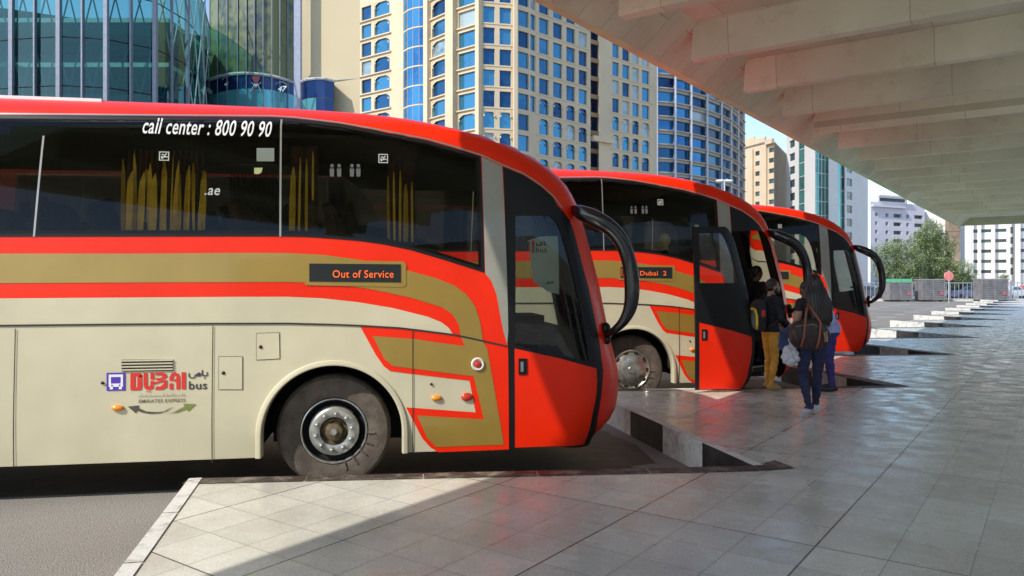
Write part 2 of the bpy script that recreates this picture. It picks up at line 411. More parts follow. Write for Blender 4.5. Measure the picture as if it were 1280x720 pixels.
# ------------------------------------------------------------------ the coach: surface of its near side
B9 = R(9.2); BC, BS = math.cos(B9), math.sin(B9)
BX, BY = -1.617, 6.86
KZ = [.33, .38, .42, .5, .6, .8, 1.0, 1.3, 1.6, 1.9, 2.2, 2.5, 2.7, 2.9, 3.05, 3.15, 3.25, 3.32, 3.4, 3.46, 3.52, 3.57, 3.61, 3.635, 3.648]
KS = [2.62, 2.70, 2.76, 2.83, 2.88, 2.915, 2.905, 2.825, 2.76, 2.70, 2.62, 2.54, 2.476, 2.37, 2.207, 2.062, 1.847, 1.645, 1.304, 1.038, .60, -.35, -1.158, -1.792, -2.214]
def lerp_tab(z):
    if z <= KZ[0]: return KS[0]
    for i in range(len(KZ) - 1):
        if z <= KZ[i + 1]:
            t = (z - KZ[i]) / (KZ[i + 1] - KZ[i]); return KS[i] + t * (KS[i + 1] - KS[i])
    return KS[-1]
def nose(z):
    w = .02 if z > 3.2 else .07
    return sum(lerp_tab(max(.33, min(3.648, z + w * k))) * g for k, g in ((-1, .25), (0, .5), (1, .25)))
def lean(z):
    l = .12 * min(1, max(0, (z - 1.7) / 1.55)) ** 1.6 + .03 * max(0, (.9 - z) / .6) ** 2
    q = min(1, max(0, (z - 3.25) / .40))
    return l + 1.13 * (1 - (1 - q ** 2.2) ** (1 / 2.2))
CA, CP = .75, 2.6
def V(s, z):
    u = nose(z) - s; l = lean(z)
    if u >= CA: return l
    u = max(.002, u)
    return l + (1.25 - l) * (1 - (1 - (1 - u / CA) ** CP) ** (1 / CP))
def surf(s, z, off=0):
    v = V(s, z); e = .01
    if off:
        ds = (V(s + e, z) - V(s - e, z)) / (2 * e); dz = (V(s, z + e) - V(s, z - e)) / (2 * e)
        n = Vector((ds, -1, dz)).normalized()
        return Vector((s, v, z)) + n * off
    return Vector((s, v, z))
def nrm(s, z):
    e = .008
    return Vector(((V(s + e, z) - V(s - e, z)) / (2 * e), -1, (V(s, z + e) - V(s, z - e)) / (2 * e))).normalized()
def tr(x, y):
    """a traced outline point of the near coach -> (along, up) on its side, in metres"""
    tx = (x - 640) / F; tz = (352 - y) / F; v = 0.0
    for _ in range(40):
        D = (v - BS * BX + BC * BY) / (BC - BS * tx)
        s = (tx * D - BX) * BC + (D - BY) * BS; z = 1.9 + tz * D
        s = min(s, nose(z) - .03)
        v = .6 * v + .4 * V(s, z)
    return (s, z)
def T(*pts): return [tr(*p) for p in pts]

GRID = []
zrows = [.33 + i * (3.41 - .33) / 35 for i in range(36)]
for z in zrows:
    n = nose(z)
    s = -9.3
    while s < n - CA - .06: GRID.append((s, z)); s += .22
    for u in (.75, .6, .47, .36, .27, .2, .15, .11, .08, .06): GRID.append((n - u, z))
def dens(poly, step=.07):
    out = []
    for i in range(len(poly)):
        a, c = Vector(poly[i]), Vector(poly[(i + 1) % len(poly)]); n = max(1, int((c - a).length / step))
        for k in range(n): out.append(tuple(a.lerp(c, k / n)))
    return out
def sheet(name, mats, parent, poly, holes=(), off=0.0, thick=0, extra=None):
    """a skin lying on the coach side, cut exactly to the outline and its holes"""
    poly = dens(poly); holes = [dens(h) for h in holes]
    pts = []; edges = []
    for ring in [poly] + holes:
        n0 = len(pts); pts += ring
        edges += [(n0 + i, n0 + (i + 1) % len(ring)) for i in range(len(ring))]
    xs = [p[0] for p in poly]; zs = [p[1] for p in poly]
    bx = (min(xs), max(xs), min(zs), max(zs))
    rp = [q for ring in [poly] + holes for q in ring]
    cell = {}
    for q in rp: cell.setdefault((int(q[0] // .1), int(q[1] // .1)), []).append(q)
    def near(g):
        ci, cj = int(g[0] // .1), int(g[1] // .1)
        for a in (-1, 0, 1):
            for b in (-1, 0, 1):
                for q in cell.get((ci + a, cj + b), ()):
                    if (q[0] - g[0]) ** 2 + (q[1] - g[1]) ** 2 < .018 ** 2: return True
        return False
    for g in GRID:
        if bx[0] < g[0] < bx[1] and bx[2] < g[1] < bx[3] and inside(g, poly) and not near(g) and not any(inside(g, h) for h in holes): pts.append(g)
    vs, es, fs, *_ = delaunay_2d_cdt([Vector(p) for p in pts], edges, [], 0, 1e-5)
    keep = []
    for f in fs:
        c = sum((vs[i] for i in f), Vector((0, 0))) / len(f); c = (c.x, c.y)
        if inside(c, poly) and not any(inside(c, h) for h in holes): keep.append(f)
    mb = MB(); P = [surf(v.x, v.y, off) for v in vs]; mb.add(P, keep)
    NN = [nrm(v.x, v.y) for v in vs]
    if thick:
        n0 = len(mb.v); P2 = [surf(v.x, v.y, off) - nrm(v.x, v.y) * thick for v in vs]
        mb.v += [tuple(p) for p in P2]; NN += [-n for n in NN]
        for f in keep: mb.f.append([n0 + i for i in f[::-1]]); mb.m.append(0)
        cnt = {}
        for f in keep:
            for i in range(len(f)):
                e = (f[i], f[(i + 1) % len(f)]); cnt[e] = 1
        for (a_, c_) in list(cnt):
            if (c_, a_) not in cnt:
                mb.face([mb.v[a_], mb.v[c_], mb.v[n0 + c_], mb.v[n0 + a_]])
                NN += [None] * 4
    o = mb.build(name, mats, parent)
    me = o.data; me.polygons.foreach_set('use_smooth', [True] * len(me.polygons))
    me.normals_split_custom_set_from_vertices([(n if n else Vector((0, 0, 0))) for n in NN])
    return o
def ribbon(pts, w):
    """open line -> thin polygon"""
    P = [Vector(p) for p in pts]; L_, R_ = [], []
    for i, p in enumerate(P):
        d = (P[min(i + 1, len(P) - 1)] - P[max(0, i - 1)]).normalized(); n = Vector((-d.y, d.x)) * w / 2
        L_.append(tuple(p + n)); R_.append(tuple(p - n))
    return L_ + R_[::-1]
def onto(o, off, smooth=False):
    """lay a flat mesh drawn in (along, up) onto the side"""
    for v in o.data.vertices:
        v.co = surf(v.co.x, v.co.y, off + v.co.z)
def text(name, body, m, parent, at, h, w=None, shear=0, bold=0, off=.008, align='LEFT'):
    cu = bpy.data.curves.new(name, 'FONT'); cu.body = body; cu.size = 1; cu.shear = shear; cu.offset = bold; cu.resolution_u = 3; cu.space_character = 1.06
    t = bpy.data.objects.new(name, cu); COL.objects.link(t)
    bpy.context.view_layer.update()
    me = bpy.data.meshes.new_from_object(t.evaluated_get(bpy.context.evaluated_depsgraph_get()))
    COL.objects.unlink(t); bpy.data.objects.remove(t)
    xs = [v.co.x for v in me.vertices]; ys = [v.co.y for v in me.vertices]
    sx = (w / (max(xs) - min(xs))) if w else h / .7; sy = h / (max(ys) - min(ys)) if w else h / .7
    for v in me.vertices: v.co.x = (v.co.x - min(xs)) * sx + at[0]; v.co.y = (v.co.y - min(ys)) * sy + at[1]; v.co.z = 0
    me.name = name; me.materials.clear(); me.materials.append(m)
    o = bpy.data.objects.new(name, me); COL.objects.link(o); o.parent = parent
    if off is not None: onto(o, off)
    return o
def decal(name, m, parent, polys, off=.008):
    mb = MB()
    for poly in polys:
        vs, es, fs, *_ = delaunay_2d_cdt([Vector(p) for p in poly], [(i, (i + 1) % len(poly)) for i in range(len(poly))], [], 1, 1e-6)
        mb.add([(v.x, v.y, 0) for v in vs], [f[:] for f in fs])
    o = mb.build(name, m, parent); onto(o, off); return o

ZB = .33
def arc(c, r, a0, a1, n): return [(c[0] + r * math.cos(R(a0 + (a1 - a0) * i / n)), c[1] + r * math.sin(R(a0 + (a1 - a0) * i / n))) for i in range(n + 1)]
REAR = -9.2
glass_poly = [(REAR + .3, 3.30)] + T((0, 144), (100, 145), (200, 146), (270, 146.5), (340, 147), (368, 148.6), (423, 155), (479, 165), (534, 176), (570, 186), (601, 195.5),
              (604, 280), (605.5, 341), (557, 325.5), (513, 312.5), (479, 305.5), (450, 301.5), (423, 299), (382, 296.3), (340, 295.6), (270, 295.6), (0, 296)) + [(REAR + .3, 2.29)]
corner_poly = T((628.5, 208.5), (654, 219), (676, 233.5), (691, 247), (697, 258.5), (631, 258.5))
pillar_poly = T((602, 196.5), (627.5, 208), (630, 256), (632, 300), (635.5, 411), (634, 431), (629, 414), (624, 388), (620.5, 368), (614, 351), (606.5, 342))
door_poly = T((631, 257), (664, 257), (697, 257.5), (704, 264), (712, 275), (717, 288), (721, 303), (727.5, 329), (736, 360.6), (742.5, 392.5), (749.5, 428), (754, 464), (752, 492), (747, 522), (737, 555.5), (690, 558.5), (636, 561.5))
arch0 = arc((0, .52), .625, 180, 0, 26)
arch_hole = [(-.625, ZB - .05)] + arch0 + [(.625, ZB - .05)]
rarch = [(-6.2 + x, y) for x, y in arch_hole]

def make_coach():
    root = empty('bus')
    # --- side skins
    edge = [(nose(z) - .05, z) for z in [ZB + i * (3.38 - ZB) / 60 for i in range(61)]]
    side_outline = [(REAR, ZB), (-6.2 - .625, ZB)] + [(-6.2 + x, y) for x, y in arch0] + [(-6.2 + .625, ZB), (-.625, ZB)] + arch0[1:-1] + [(.625, ZB)] + edge + [(REAR, 3.38)]
    wh = inset(glass_poly, .05)
    body = sheet('body', RED, root, side_outline, [wh, door_poly], 0)
    # --- the rest of the shell: nose, roof, far side, tail
    sh = MB()
    def plan(z, n=14, u0=None):
        n_ = nose(z); W = 1.25 - lean(z); pts = []
        for i in range(n + 1):
            t = i / n
            ph = math.pi / 2 * t
            u = CA * (1 - math.cos(ph) ** (2 / CP)); v = W * (math.sin(ph) ** (2 / CP))
            pts.append((n_ - u, v))     # from the centre line outwards
        return pts, W
    rows = [ZB + i * (3.38 - ZB) / 60 for i in range(61)]
    # nose: from the near cut to the far side, far side back to the tail
    ring = []
    for z in rows:
        pts, W = plan(z, 26)
        vc = (1.25 - V(nose(z) - .05, z))
        near_half = [p for p in pts if p[1] < vc * .98]
        r = [Vector((nose(z) - .05 - .004, 1.25 - vc, z))]
        # resample so that every row has the same count
        m = 12
        for i in range(1, m + 1):
            vv = vc * (1 - i / m)
            f = 1 - (vv / W) ** CP if W > 0 else 1
            u = CA * (1 - max(0, f) ** (1 / CP)); r.append(Vector((nose(z) - u, 1.25 - vv, z)))
        for (s, v) in pts[1:]: r.append(Vector((s, 1.25 + v, z)))
        for k in range(1, 9): r.append(Vector((nose(z) - CA + (REAR - nose(z) + CA) * k / 8, 1.25 + W, z)))
        r.append(Vector((REAR, 1.25 - W, z)))
        ring.append(r)
    nR = len(ring[0])
    WS0, WS1 = 1.35, 3.0
    for i in range(len(rows) - 1):
        for j in range(nR - 1):
            zc = (rows[i] + rows[i + 1]) / 2
            a_, b2 = ring[i][j], ring[i][j + 1]
            if WS0 < zc < WS1 and 7 <= j <= 38 and j not in (23, 24): continue                      # windscreen opening
            if 2.3 < zc < 3.2 and a_.y > 1.3 and j >= 39 - 0 and j <= nR - 4: continue  # far side windows
            sh.face([ring[i][j], ring[i][j + 1], ring[i + 1][j + 1], ring[i + 1][j]])
    shell = sh.build('front_shell', RED, root, smooth=True, merge=True)
    def lining(o, name, d=.035):
        me = o.data.copy(); me.name = name
        ns = [v.normal.copy() for v in me.vertices]
        for v, n in zip(me.vertices, ns):
            c = Vector((min(max(v.co.x, REAR + 1), 1.5), 1.25, min(max(v.co.z, 1.5), 2.6))); k = 1 if n.dot(c - v.co) > 0 else -1
            v.co += n * k * d
        me.materials.clear(); me.materials.append(INTER); me.polygons.foreach_set('material_index', [0] * len(me.polygons))
        q_ = bpy.data.objects.new(name, me); COL.objects.link(q_); q_.parent = root
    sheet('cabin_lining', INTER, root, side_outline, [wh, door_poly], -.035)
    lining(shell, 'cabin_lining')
    # --- windscreen and far side glass
    ws = MB()
    for i in range(len(rows) - 1):
        zc = (rows[i] + rows[i + 1]) / 2
        if not (WS0 < zc < WS1): continue
        for j in [j_ for j_ in range(7, 39) if j_ not in (23, 24)]:
            ws.face([ring[i][j], ring[i][j + 1], ring[i + 1][j + 1], ring[i + 1][j]])
    ws.build('windscreen', CLEAR, root, smooth=True, merge=True)
    fg = MB()
    for i in range(len(rows) - 1):
        zc = (rows[i] + rows[i + 1]) / 2
        if not (2.3 < zc < 3.2): continue
        for j in range(39, nR - 3):
            if ring[i][j].y > 1.3: fg.face([ring[i][j], ring[i][j + 1], ring[i + 1][j + 1], ring[i + 1][j]])
    fg.build('far_side_window', TINT2, root)
    # --- roof
    rf = MB(); zr = [3.38 + (3.648 - 3.38) * (1 - (1 - i / 36) ** 1.9) for i in range(37)]
    rr = []
    for z in zr:
        n_ = nose(z); W = max(.0, 1.25 - lean(z)); r = []
        m = 22
        for i in range(14): r.append(Vector((REAR + (n_ - CA - REAR) * i / 14, 1.25 - W, z)))
        for i in range(2 * m + 1):
            ph = math.pi / 2 * (1 - i / m); sg = 1 if ph >= 0 else -1; ph = abs(ph)
            u = CA * (1 - max(0, math.cos(ph)) ** (2 / CP)); v = W * (math.sin(ph) ** (2 / CP))
            r.append(Vector((n_ - u, 1.25 - sg * v, z)))
        for i in range(14): r.append(Vector((REAR + (n_ - CA - REAR) * (13 - i) / 14, 1.25 + W, z)))
        rr.append(r)
    for i in range(len(zr) - 1):
        for j in range(len(rr[0]) - 1): rf.face([rr[i][j], rr[i][j + 1], rr[i + 1][j + 1], rr[i + 1][j]])
    top = rr[-1]; h = len(top)
    for j in range(h // 2): rf.face([top[j], top[j + 1], top[h - 2 - j], top[h - 1 - j]])
    for i in range(len(zr) - 1): rf.face([rr[i][0], rr[i + 1][0], rr[i + 1][-1], rr[i][-1]])
    rf.m = [1 if sum(rf.v[i][2] for i in f) / len(f) > 3.612 else 0 for f in rf.f]  # white crown added out of view to cut red bounce onto the canopy
    lining(rf.build('roof', [RED, WHITE], root, smooth=True, merge=True), 'ceiling_lining', .05)
    ru = MB(); ru.box((-5.05, 1.25, 3.515), (5.9, 1.62, .12)) 
    ru.build('air_conditioner', WHITE, root)
    # --- livery
    seam = [(REAR, 1.535)] + T((0, 407), (150, 405.4), (267, 404.5), (360, 404.3), (420, 405.8), (450.6, 407), (500, 410), (525.5, 413), (568, 418.5), (603, 426), (628, 431.5), (634, 433))
    up_cream = [(REAR, 1.77)] + T((0, 373), (150, 372), (300, 371), (360, 371), (404, 373), (447.5, 377.7), (491, 385), (535, 396), (552, 403), (561, 410), (566, 417.5)) + [p for p in seam[::-1] if p[0] < T((566, 418))[0][0]]
    sheet('upper_cream_panel', CREAM, root, up_cream, (), .003)
    lo_r = T((450, 407.5), (505, 411), (535, 415), (568, 419), (603, 426.5), (628, 432), (635, 433.5), (636, 561.5), (548, 565), (538, 559), (528, 548), (507.5, 509), (594.4, 515.3), (586.7, 475.8), (515.8, 467.5), (488, 464), (480, 458), (470, 443.9))
    zs = ZB
    lower = [(REAR, 1.53)] + [(p[0], p[1] - .006) for p in seam[1:-1]] + [tr(633, 432.6), tr(634, 561), (.69, zs)] + [(.66, zs)] + arc((0, .52), .66, 0, 180, 28) + [(-.66, zs), (-6.2 + .66, zs)] + [(-6.2 + x, y) for x, y in arc((0, .52), .66, 0, 180, 20)] + [(-6.2 - .66, zs), (REAR, zs)]
    sheet('skirt_panel', CREAM, root, lower, (), .003)
    sheet('red_flash', RED, root, lo_r, (), .006)
    gold_hi = [(REAR, 2.145)] + T((0, 317), (180, 317), (300, 316), (360, 316.4), (404, 318.6), (447.5, 324.5), (502, 336), (546, 348), (568, 357), (583, 368), (594, 383), (600, 402), (603.5, 425),
               (575.5, 420), (574, 407), (566, 393.5), (552.5, 384), (513, 372), (465, 361.7), (415, 354.5), (360, 352.5), (180, 353), (0, 354)) + [(REAR, 1.89)]
    sheet('gold_band', GOLD, root, gold_hi, (), .004)
    gold_lo = T((465.8, 420), (515.8, 423.5), (547, 428), (581, 432.5), (576, 420.8), (603.5, 427), (609, 436), (629.7, 555.5), (545, 558.5), (534, 547), (521.4, 519), (604.7, 524), (592, 470.3), (515.8, 460.5), (491, 457.5), (480, 448))
    sheet('gold_flash', GOLD, root, gold_lo, (), .009)
    sheet('pillar_panel', GREYP, root, pillar_poly, (), .004)
    # seams and trims
    sm = sheet('body_seam', SEAM, root, ribbon(seam, .016), (), .011)
    for a, b in (((20, 411), (18, 584)), ((266.5, 407), (265.5, 578)), ((516, 412), (516, 566))):
        sheet('panel_gap', SEAM, root, ribbon(T(a, b), .008), (), .0115)
    tp = T((0, 142.5), (200, 144.5), (340, 145.5), (368, 147.2), (423, 153.6), (479, 163.3), (534, 174), (570, 184), (601, 193.8), (627.5, 206), (654, 217), (676, 231.5), (691, 245), (702, 260))
    sheet('window_moulding', ALU, root, ribbon([(REAR + .3, 3.315)] + tp, .014), (), .006)
    sheet('corner_panel', BLACK, root, corner_poly, (), .004)
    # glazing
    g = sheet('side_window', TINT, root, inset(glass_poly, .03), (), .006)
    sheet('window_frame', BLACK, root, glass_poly, [inset(glass_poly, .055)], .004)
    for a, b in (((55, 170), (43, 296)), ((352, 150), (350.5, 296)),):
        sheet('window_divider', ALU, g, ribbon(T(a, b), .016), (), .009)
    for s_ in (-4.6, -6.5, -8.0):
        sheet('window_divider', ALU, g, ribbon([(s_, 3.27), (s_, 2.31)], .016), (), .009)
    # wheel arch lips
    def lip(cx):
        mb = MB(); n = 40; prof = [(.672, .003), (.670, -.014), (.664, -.018), (.650, -.016), (.640, -.022), (.626, -.018), (.620, -.004), (.618, .03), (.617, .1)]
        vs = []
        pts = []
        for i in range(n + 1): pts.append(180 - 180 * i / n)
        rings = []
        for k_, (r_, o_) in enumerate(prof): 
            rg = [(cx - r_, o_, ZB)] + [(cx + r_ * math.cos(R(a)), o_, .52 + r_ * math.sin(R(a))) for a in pts] + [(cx + r_, o_, ZB)]
            rings.append(rg)
        for k_ in range(len(prof) - 1):
            for i in range(n + 2):
                mb.face([rings[k_][i], rings[k_][i + 1], rings[k_ + 1][i + 1], rings[k_ + 1][i]])
        mb.build('wheel_arch', CREAM, root, smooth=50, merge=True)
        mb = MB()
        for i in range(n):
            a, b = R(pts[i]), R(pts[i + 1])
            p = [(cx + .64 * math.cos(t), y, .52 + .64 * math.sin(t)) for t, y in ((a, .02), (b, .02), (b, .85), (a, .85))]
            mb.face(p)
        mb.face([(cx - .64, .85, .3), (cx + .64, .85, .3), (cx + .64, .85, 1.2), (cx - .64, .85, 1.2)])
        mb.build('arch_liner', INTER, root)
    lip(0); lip(-6.2)
    # --- small fittings
    def flap(pts, gap=True):
        P = T(*pts); sheet('fuel_flap', CREAM, root, P, (), .010)
        sheet('flap_gap', mat('flap_seam', (.20, .17, .12), .7), root, inset(P, -.006), [inset(P, .002)], .006)
    flap(((274, 446), (303, 446), (303, 486.5), (274, 486.5))); flap(((321, 417), (349, 416), (349.5, 448), (321, 449.5)))
    def knob(x, y, r=.016, m=DARKM, name='lock'):
        s, z = tr(x, y); mb = MB(); mb.ell(surf(s, z, .012), (r, r * .6, r), 12, 8); return mb.build(name, m, root, smooth=True)
    knob(326, 433.5); knob(279.5, 466); knob(128.5, 478.5, .014); knob(539, 480, .013)
    def lamp(x, y, rs, rz_, m, name='side_lamp'):
        s, z = tr(x, y); mb = MB(); mb.ell(surf(s, z, .012), (rs, .022, rz_), 20, 10); return mb.build(name, m, root, smooth=True)
    lamp(147.5, 509.7, .052, .026, AMBER, 'marker_lamp'); lamp(545.5, 497.3, .050, .028, AMBER, 'marker_lamp'); lamp(583.5, 496, .055, .040, RLENS)
    s, z = tr(597, 455); mb = MB(); mb.lathe([(.062, .0), (.062, -.02), (.052, -.028), (.036, -.02), (.034, -.01)], (s, V(s, z), z), n=28); rl = mb.build('button_ring', mat('off_white', (.65, .62, .55), .4), root, smooth=40)
    mb = MB(); mb.lathe([(.036, -.008), (.030, -.03), (.012, -.036), (.0, -.036)], (s, V(s, z), z), n=24); mb.build('button', RLENS, rl, smooth=40)
    # vent grille
    vp = T((152, 449.5), (216.5, 449), (216.5, 463.5), (152, 464.2)); vg = sheet('vent_grille', SEAM, root, vp, (), .006)
    (x0, z1), (x1, z0) = vp[0], vp[2]
    mb = MB()
    for i in range(4):
        zc = z0 + (z1 - z0) * (i + .62) / 4
        c = surf((x0 + x1) / 2, zc, .012); mb.box(c, (x1 - x0, .014, (z1 - z0) * .11))
    mb.build('slat', CREAM, vg)
    # --- logo
    a = T((133.5, 488.5), (157, 465.5)); (x0, z0), (x1, z1) = a; w_, h_ = x1 - x0, z1 - z0
    r4 = lambda x, y, X, Y: [(x0 + w_ * x, z0 + h_ * y), (x0 + w_ * X, z0 + h_ * y), (x0 + w_ * X, z0 + h_ * Y), (x0 + w_ * x, z0 + h_ * Y)]
    decal('logo_square', PURPLE, root, [r4(0, 0, 1, 1)], .007)
    decal('logo_bus_symbol', WHITE, root, [r4(.12, .22, .24, .9), r4(.76, .22, .88, .9), r4(.24, .76, .76, .9), r4(.24, .22, .76, .40), r4(.18, .08, .34, .22), r4(.66, .08, .82, .22)], .009)
    decal('logo_bus_lamps', PURPLE, root, [r4(.26, .26, .34, .34), r4(.66, .26, .74, .34)], .011)
    # DUBAI in heavy rounded letters
    a = T((163.3, 487.8), (232.3, 465)); (x0, z0), (x1, z1) = a; w_, h_ = x1 - x0, z1 - z0
    def q(*p): return [(x0 + w_ * x, z0 + h_ * y) for x, y in p]
    L1 = [q((0, 0), (.085, 0), (.085, 1), (0, 1)), q((.085, .82), (.15, .82), (.20, .72), (.20, 1 - .05), (.17, 1), (.085, 1)), q((.11, .0), (.17, 0), (.205, .1), (.205, .9), (.15, .82), (.125, .78), (.125, .18), (.085, .16), (.085, 0)),
          q((.235, .25), (.305, .22), (.305, 1), (.235, 1)), q((.235, .24), (.27, .05), (.34, 0), (.40, .06), (.425, .25), (.355, .3), (.34, .2), (.31, .22)), q((.36, .3), (.425, .3), (.425, .52), (.36, .52)), q((.36, .6), (.425, .6), (.425, 1), (.36, 1)),
          q((.45, .6), (.50, .52), (.60, .60), (.665, .75), (.64, .93), (.58, 1), (.45, 1), (.45, .84), (.55, .84), (.58, .77), (.55, .68), (.45, .68)), q((.43, .32), (.52, .40), (.60, .46), (.60, .34), (.54, .18), (.47, .2), (.44, .0), (.58, 0), (.66, .14), (.665, .55), (.60, .56), (.5, .48), (.43, .46)),
          q((.705, 0), (.77, 0), (.77, .36), (.705, .36)), q((.705, .5), (.705, .72), (.74, .94), (.80, 1), (.87, .92), (.895, .75), (.895, 0), (.83, 0), (.83, .42), (.79, .46), (.79, .58), (.83, .62), (.83, .76), (.80, .82), (.775, .75), (.77, .5)),
          q((.925, 0), (1, 0), (1, 1), (.925, 1)), q((.29, -.12), (.315, -.12), (.315, -.05), (.29, -.05)), q((.34, -.12), (.365, -.12), (.365, -.05), (.34, -.05))]
    decal('logo_city_name', LRED, root, L1, .008)
    (xa, za), (xb, zb_) = T((236.3, 486.8), (259.0, 476))
    text('logo_bus_word', 'bus', LDARK, root, (xa, za), zb_ - za, xb - xa, 0, .012)
    # the arabic word for bus, drawn with strokes
    (xa, za), (xb, zb_) = T((236.3, 473.3), (260.2, 461.5)); wA, hA = xb - xa, zb_ - za
    def st(pts, w=.09): return ribbon([(xa + wA * x, za + hA * y) for x, y in pts], w * hA * 1.5)
    AR = [st([(.02, .62), (.0, .3), (.08, .1), (.22, .08), (.32, .2), (.34, .5), (.34, .34), (.42, .30), (.60, .30), (.62, .45), (.56, .62), (.48, .58), (.38, .36)]), st([(.70, .95), (.70, .34), (.76, .30)]), st([(.76, .30), (.92, .30), (.96, .36), (.96, .7)]), st([(.80, .05), (.86, .05)], .12)]
    decal('logo_arabic_word', LDARK, root, AR, .008)
    (xa, za), (xb, zb_) = T((173.8, 503.6), (232.0, 498))
    text('logo_service_name', 'EMIRATES EXPRESS', mat('logo_brown', (.12, .09, .06), .5), root, (xa, za), zb_ - za, xb - xa, 0, .006)
    (xa, za), (xb, zb_) = T((174, 496.5), (232.0, 491)); wA, hA = xb - xa, zb_ - za
    AR = []; x = 1.0; rnd = random.Random(3)
    while x > .03:
        l = rnd.uniform(.04, .09); hgt = rnd.choice([.35, .9, .45, .9, .35])
        AR.append(st([(x, hgt), (x, .2), (x - l, .2)], .08)); 
        if rnd.random() < .4: AR.append(st([(x - l * .6, .7), (x - l * .3, .7)], .1))
        x -= l + .012
    decal('logo_arabic_line', mat('logo_brown', (.1, .1, .1)), root, AR, .008)
    decal('logo_arrow', mat('arrow_brown', (.09, .075, .055), .5), root, [T((160, 508), (174.5, 506.5), (173, 509.5), (183, 514), (197, 515), (205, 514), (212, 510.5), (217, 508.5), (208, 514), (199, 516.5), (188, 517), (178, 515.3), (171.5, 513), (170, 516.5))], .008)
    decal('logo_arrow', LGREEN, root, [T((229.5, 504.5), (245, 504.8), (235, 514), (233.5, 511), (222, 515.2), (208, 517), (217, 515), (231, 508))], .0085)
    # --- glass lettering and stickers
    (xa, za), (xb, zb_) = T((178.5, 167.3), (340.5, 152.8))
    text('call_centre_lettering', 'call center : 800 90 90', WHITE, root, (xa, za), zb_ - za, xb - xa, .28, .010, .010)
    (xa, za), (xb, zb_) = T((256, 244), (275.5, 235.5))
    text('web_lettering', '.ae', mat('faded_white', (.42, .43, .4), .5), root, (xa, za), zb_ - za, xb - xa, .25, .01, .010)
    for (X0_, Y0_, X1_, Y1_) in ((199, 190, 212, 201), (473, 193, 485, 204)):
        P = T((X0_, Y1_), (X1_, Y0_)); (x0, z0), (x1, z1) = P; w_, h_ = x1 - x0, z1 - z0
        rr4 = lambda x, y, X, Y: [(x0 + w_ * x, z0 + h_ * y), (x0 + w_ * X, z0 + h_ * y), (x0 + w_ * X, z0 + h_ * Y), (x0 + w_ * x, z0 + h_ * Y)]
        stc = decal('warning_sticker', mat('sticker_pale', (.45, .47, .42), .5), root, [rr4(0, 0, 1, .1), rr4(0, .9, 1, 1), rr4(0, .1, .1, .9), rr4(.9, .1, 1, .9), rr4(.2, .25, .35, .5), [(x0 + w_ * .25, z0 + h_ * .2), (x0 + w_ * .38, z0 + h_ * .2), (x0 + w_ * .8, z0 + h_ * .8), (x0 + w_ * .65, z0 + h_ * .8)], rr4(.45, .35, .85, .48), rr4(.25, .6, .5, .72)], .010)
    decal('pale_sticker', mat('sticker_grey', (.16, .18, .15), .5), root, [T((321, 202), (321, 185.5), (343, 185.5), (343, 202))], .010)
    decal('pale_sticker', mat('sticker_green', (.33, .36, .15), .5), root, [T((318, 210), (328.5, 210), (327, 216), (323, 218), (318, 217.5))], .010)
    for x in (415, 424, 440, 448):
        decal('figure_sticker', mat('sticker_dim', (.09, .09, .085), .5), root, [T((x - 2.4, 221), (x - 2.8, 211), (x + 2.8, 211), (x + 2.4, 221)), T((x - 2, 209.5), (x - 2, 205.5), (x + 2, 205.5), (x + 2, 209.5))], .010)
    # --- destination display
    disp = sheet('display_frame', GOLD, root, T((381, 324.5), (505, 327), (507.7, 331), (507.5, 356), (504, 359), (383, 356.5), (381, 354)), (), .0085)
    dp = sheet('display', mat('display_black', (.018, .02, .021), .4, spec=.3), root, T((386.7, 329.5), (501, 330.5), (501, 353), (386.7, 352)), (), .013, thick=.01)
    # --- wheels
    def wheel(cx):
        wt = empty('wheel', (cx, .17, .52)); wt.parent = root
        mb = MB(); mb.lathe([(.30, .02), (.31, -.005), (.345, -.02), (.43, -.028), (.485, -.018), (.51, .01), (.52, .04), (.52, .24), (.50, .28), (.42, .30), (.30, .28), (.30, .02)], (0, 0, 0), n=64)
        for k in range(5):
            a = R(-72 + k * 17); c = Vector((math.cos(a) * .34, -.022, math.sin(a) * .34)); d = Vector((math.cos(a), 0, math.sin(a)))
            mb.tube([c - d * .035, c + d * .035], [.010, .012], 8)
        mb.build('tyre', TYRE, wt, smooth=35)
        rim = MB()
        rim.mi = 0; rim.lathe([(.30, .02), (.302, -.012), (.292, -.016), (.285, .0)], (0, 0, 0), n=56)
        rim.mi = 1; rim.lathe([(.286, .0), (.275, .07), (.235, .10), (.225, .08)], (0, 0, 0), n=56)
        rim.mi = 0; rim.lathe([(.232, .06), (.225, -.005), (.20, -.028), (.165, -.03), (.130, -.02)], (0, 0, 0), n=56)
        rim.mi = 2; rim.lathe([(.130, -.02), (.105, .03), (.09, .03), (.075, -.05), (.04, -.06), (0, -.06)], (0, 0, 0), n=40)
        rim.mi = 0
        for k in range(10):
            a = 2 * math.pi * k / 10 + .2; c = Vector((math.cos(a) * .165, -.028, math.sin(a) * .165))
            rim.tube([c, c + Vector((0, -.03, 0))], [.022, .021], 6); rim.ell(c + Vector((0, -.032, 0)), (.016, .014, .016), 10, 6)
        rim.lathe([(.03, -.058), (.028, -.075), (0, -.075)], (0, 0, 0), n=20)
        rim.build('rim', [STEEL, DARKM, BRASS], wt, smooth=35)
        return wt
    wheel(0); wheel(-6.2)
    # --- underside
    un = MB(); un.box(((REAR + 2.2) / 2, 1.25, .55), (2.2 - REAR - .2, .9, .3)); un.box((-8.0, 1.25, .5), (2, 2.3, .2)); un.box((-3.1, 1.25, .45), (4.9, 2.3, .12)); un.box((1.5, 1.3, .42), (1.4, 2.1, .08))
    un.build('chassis', INTER, root)
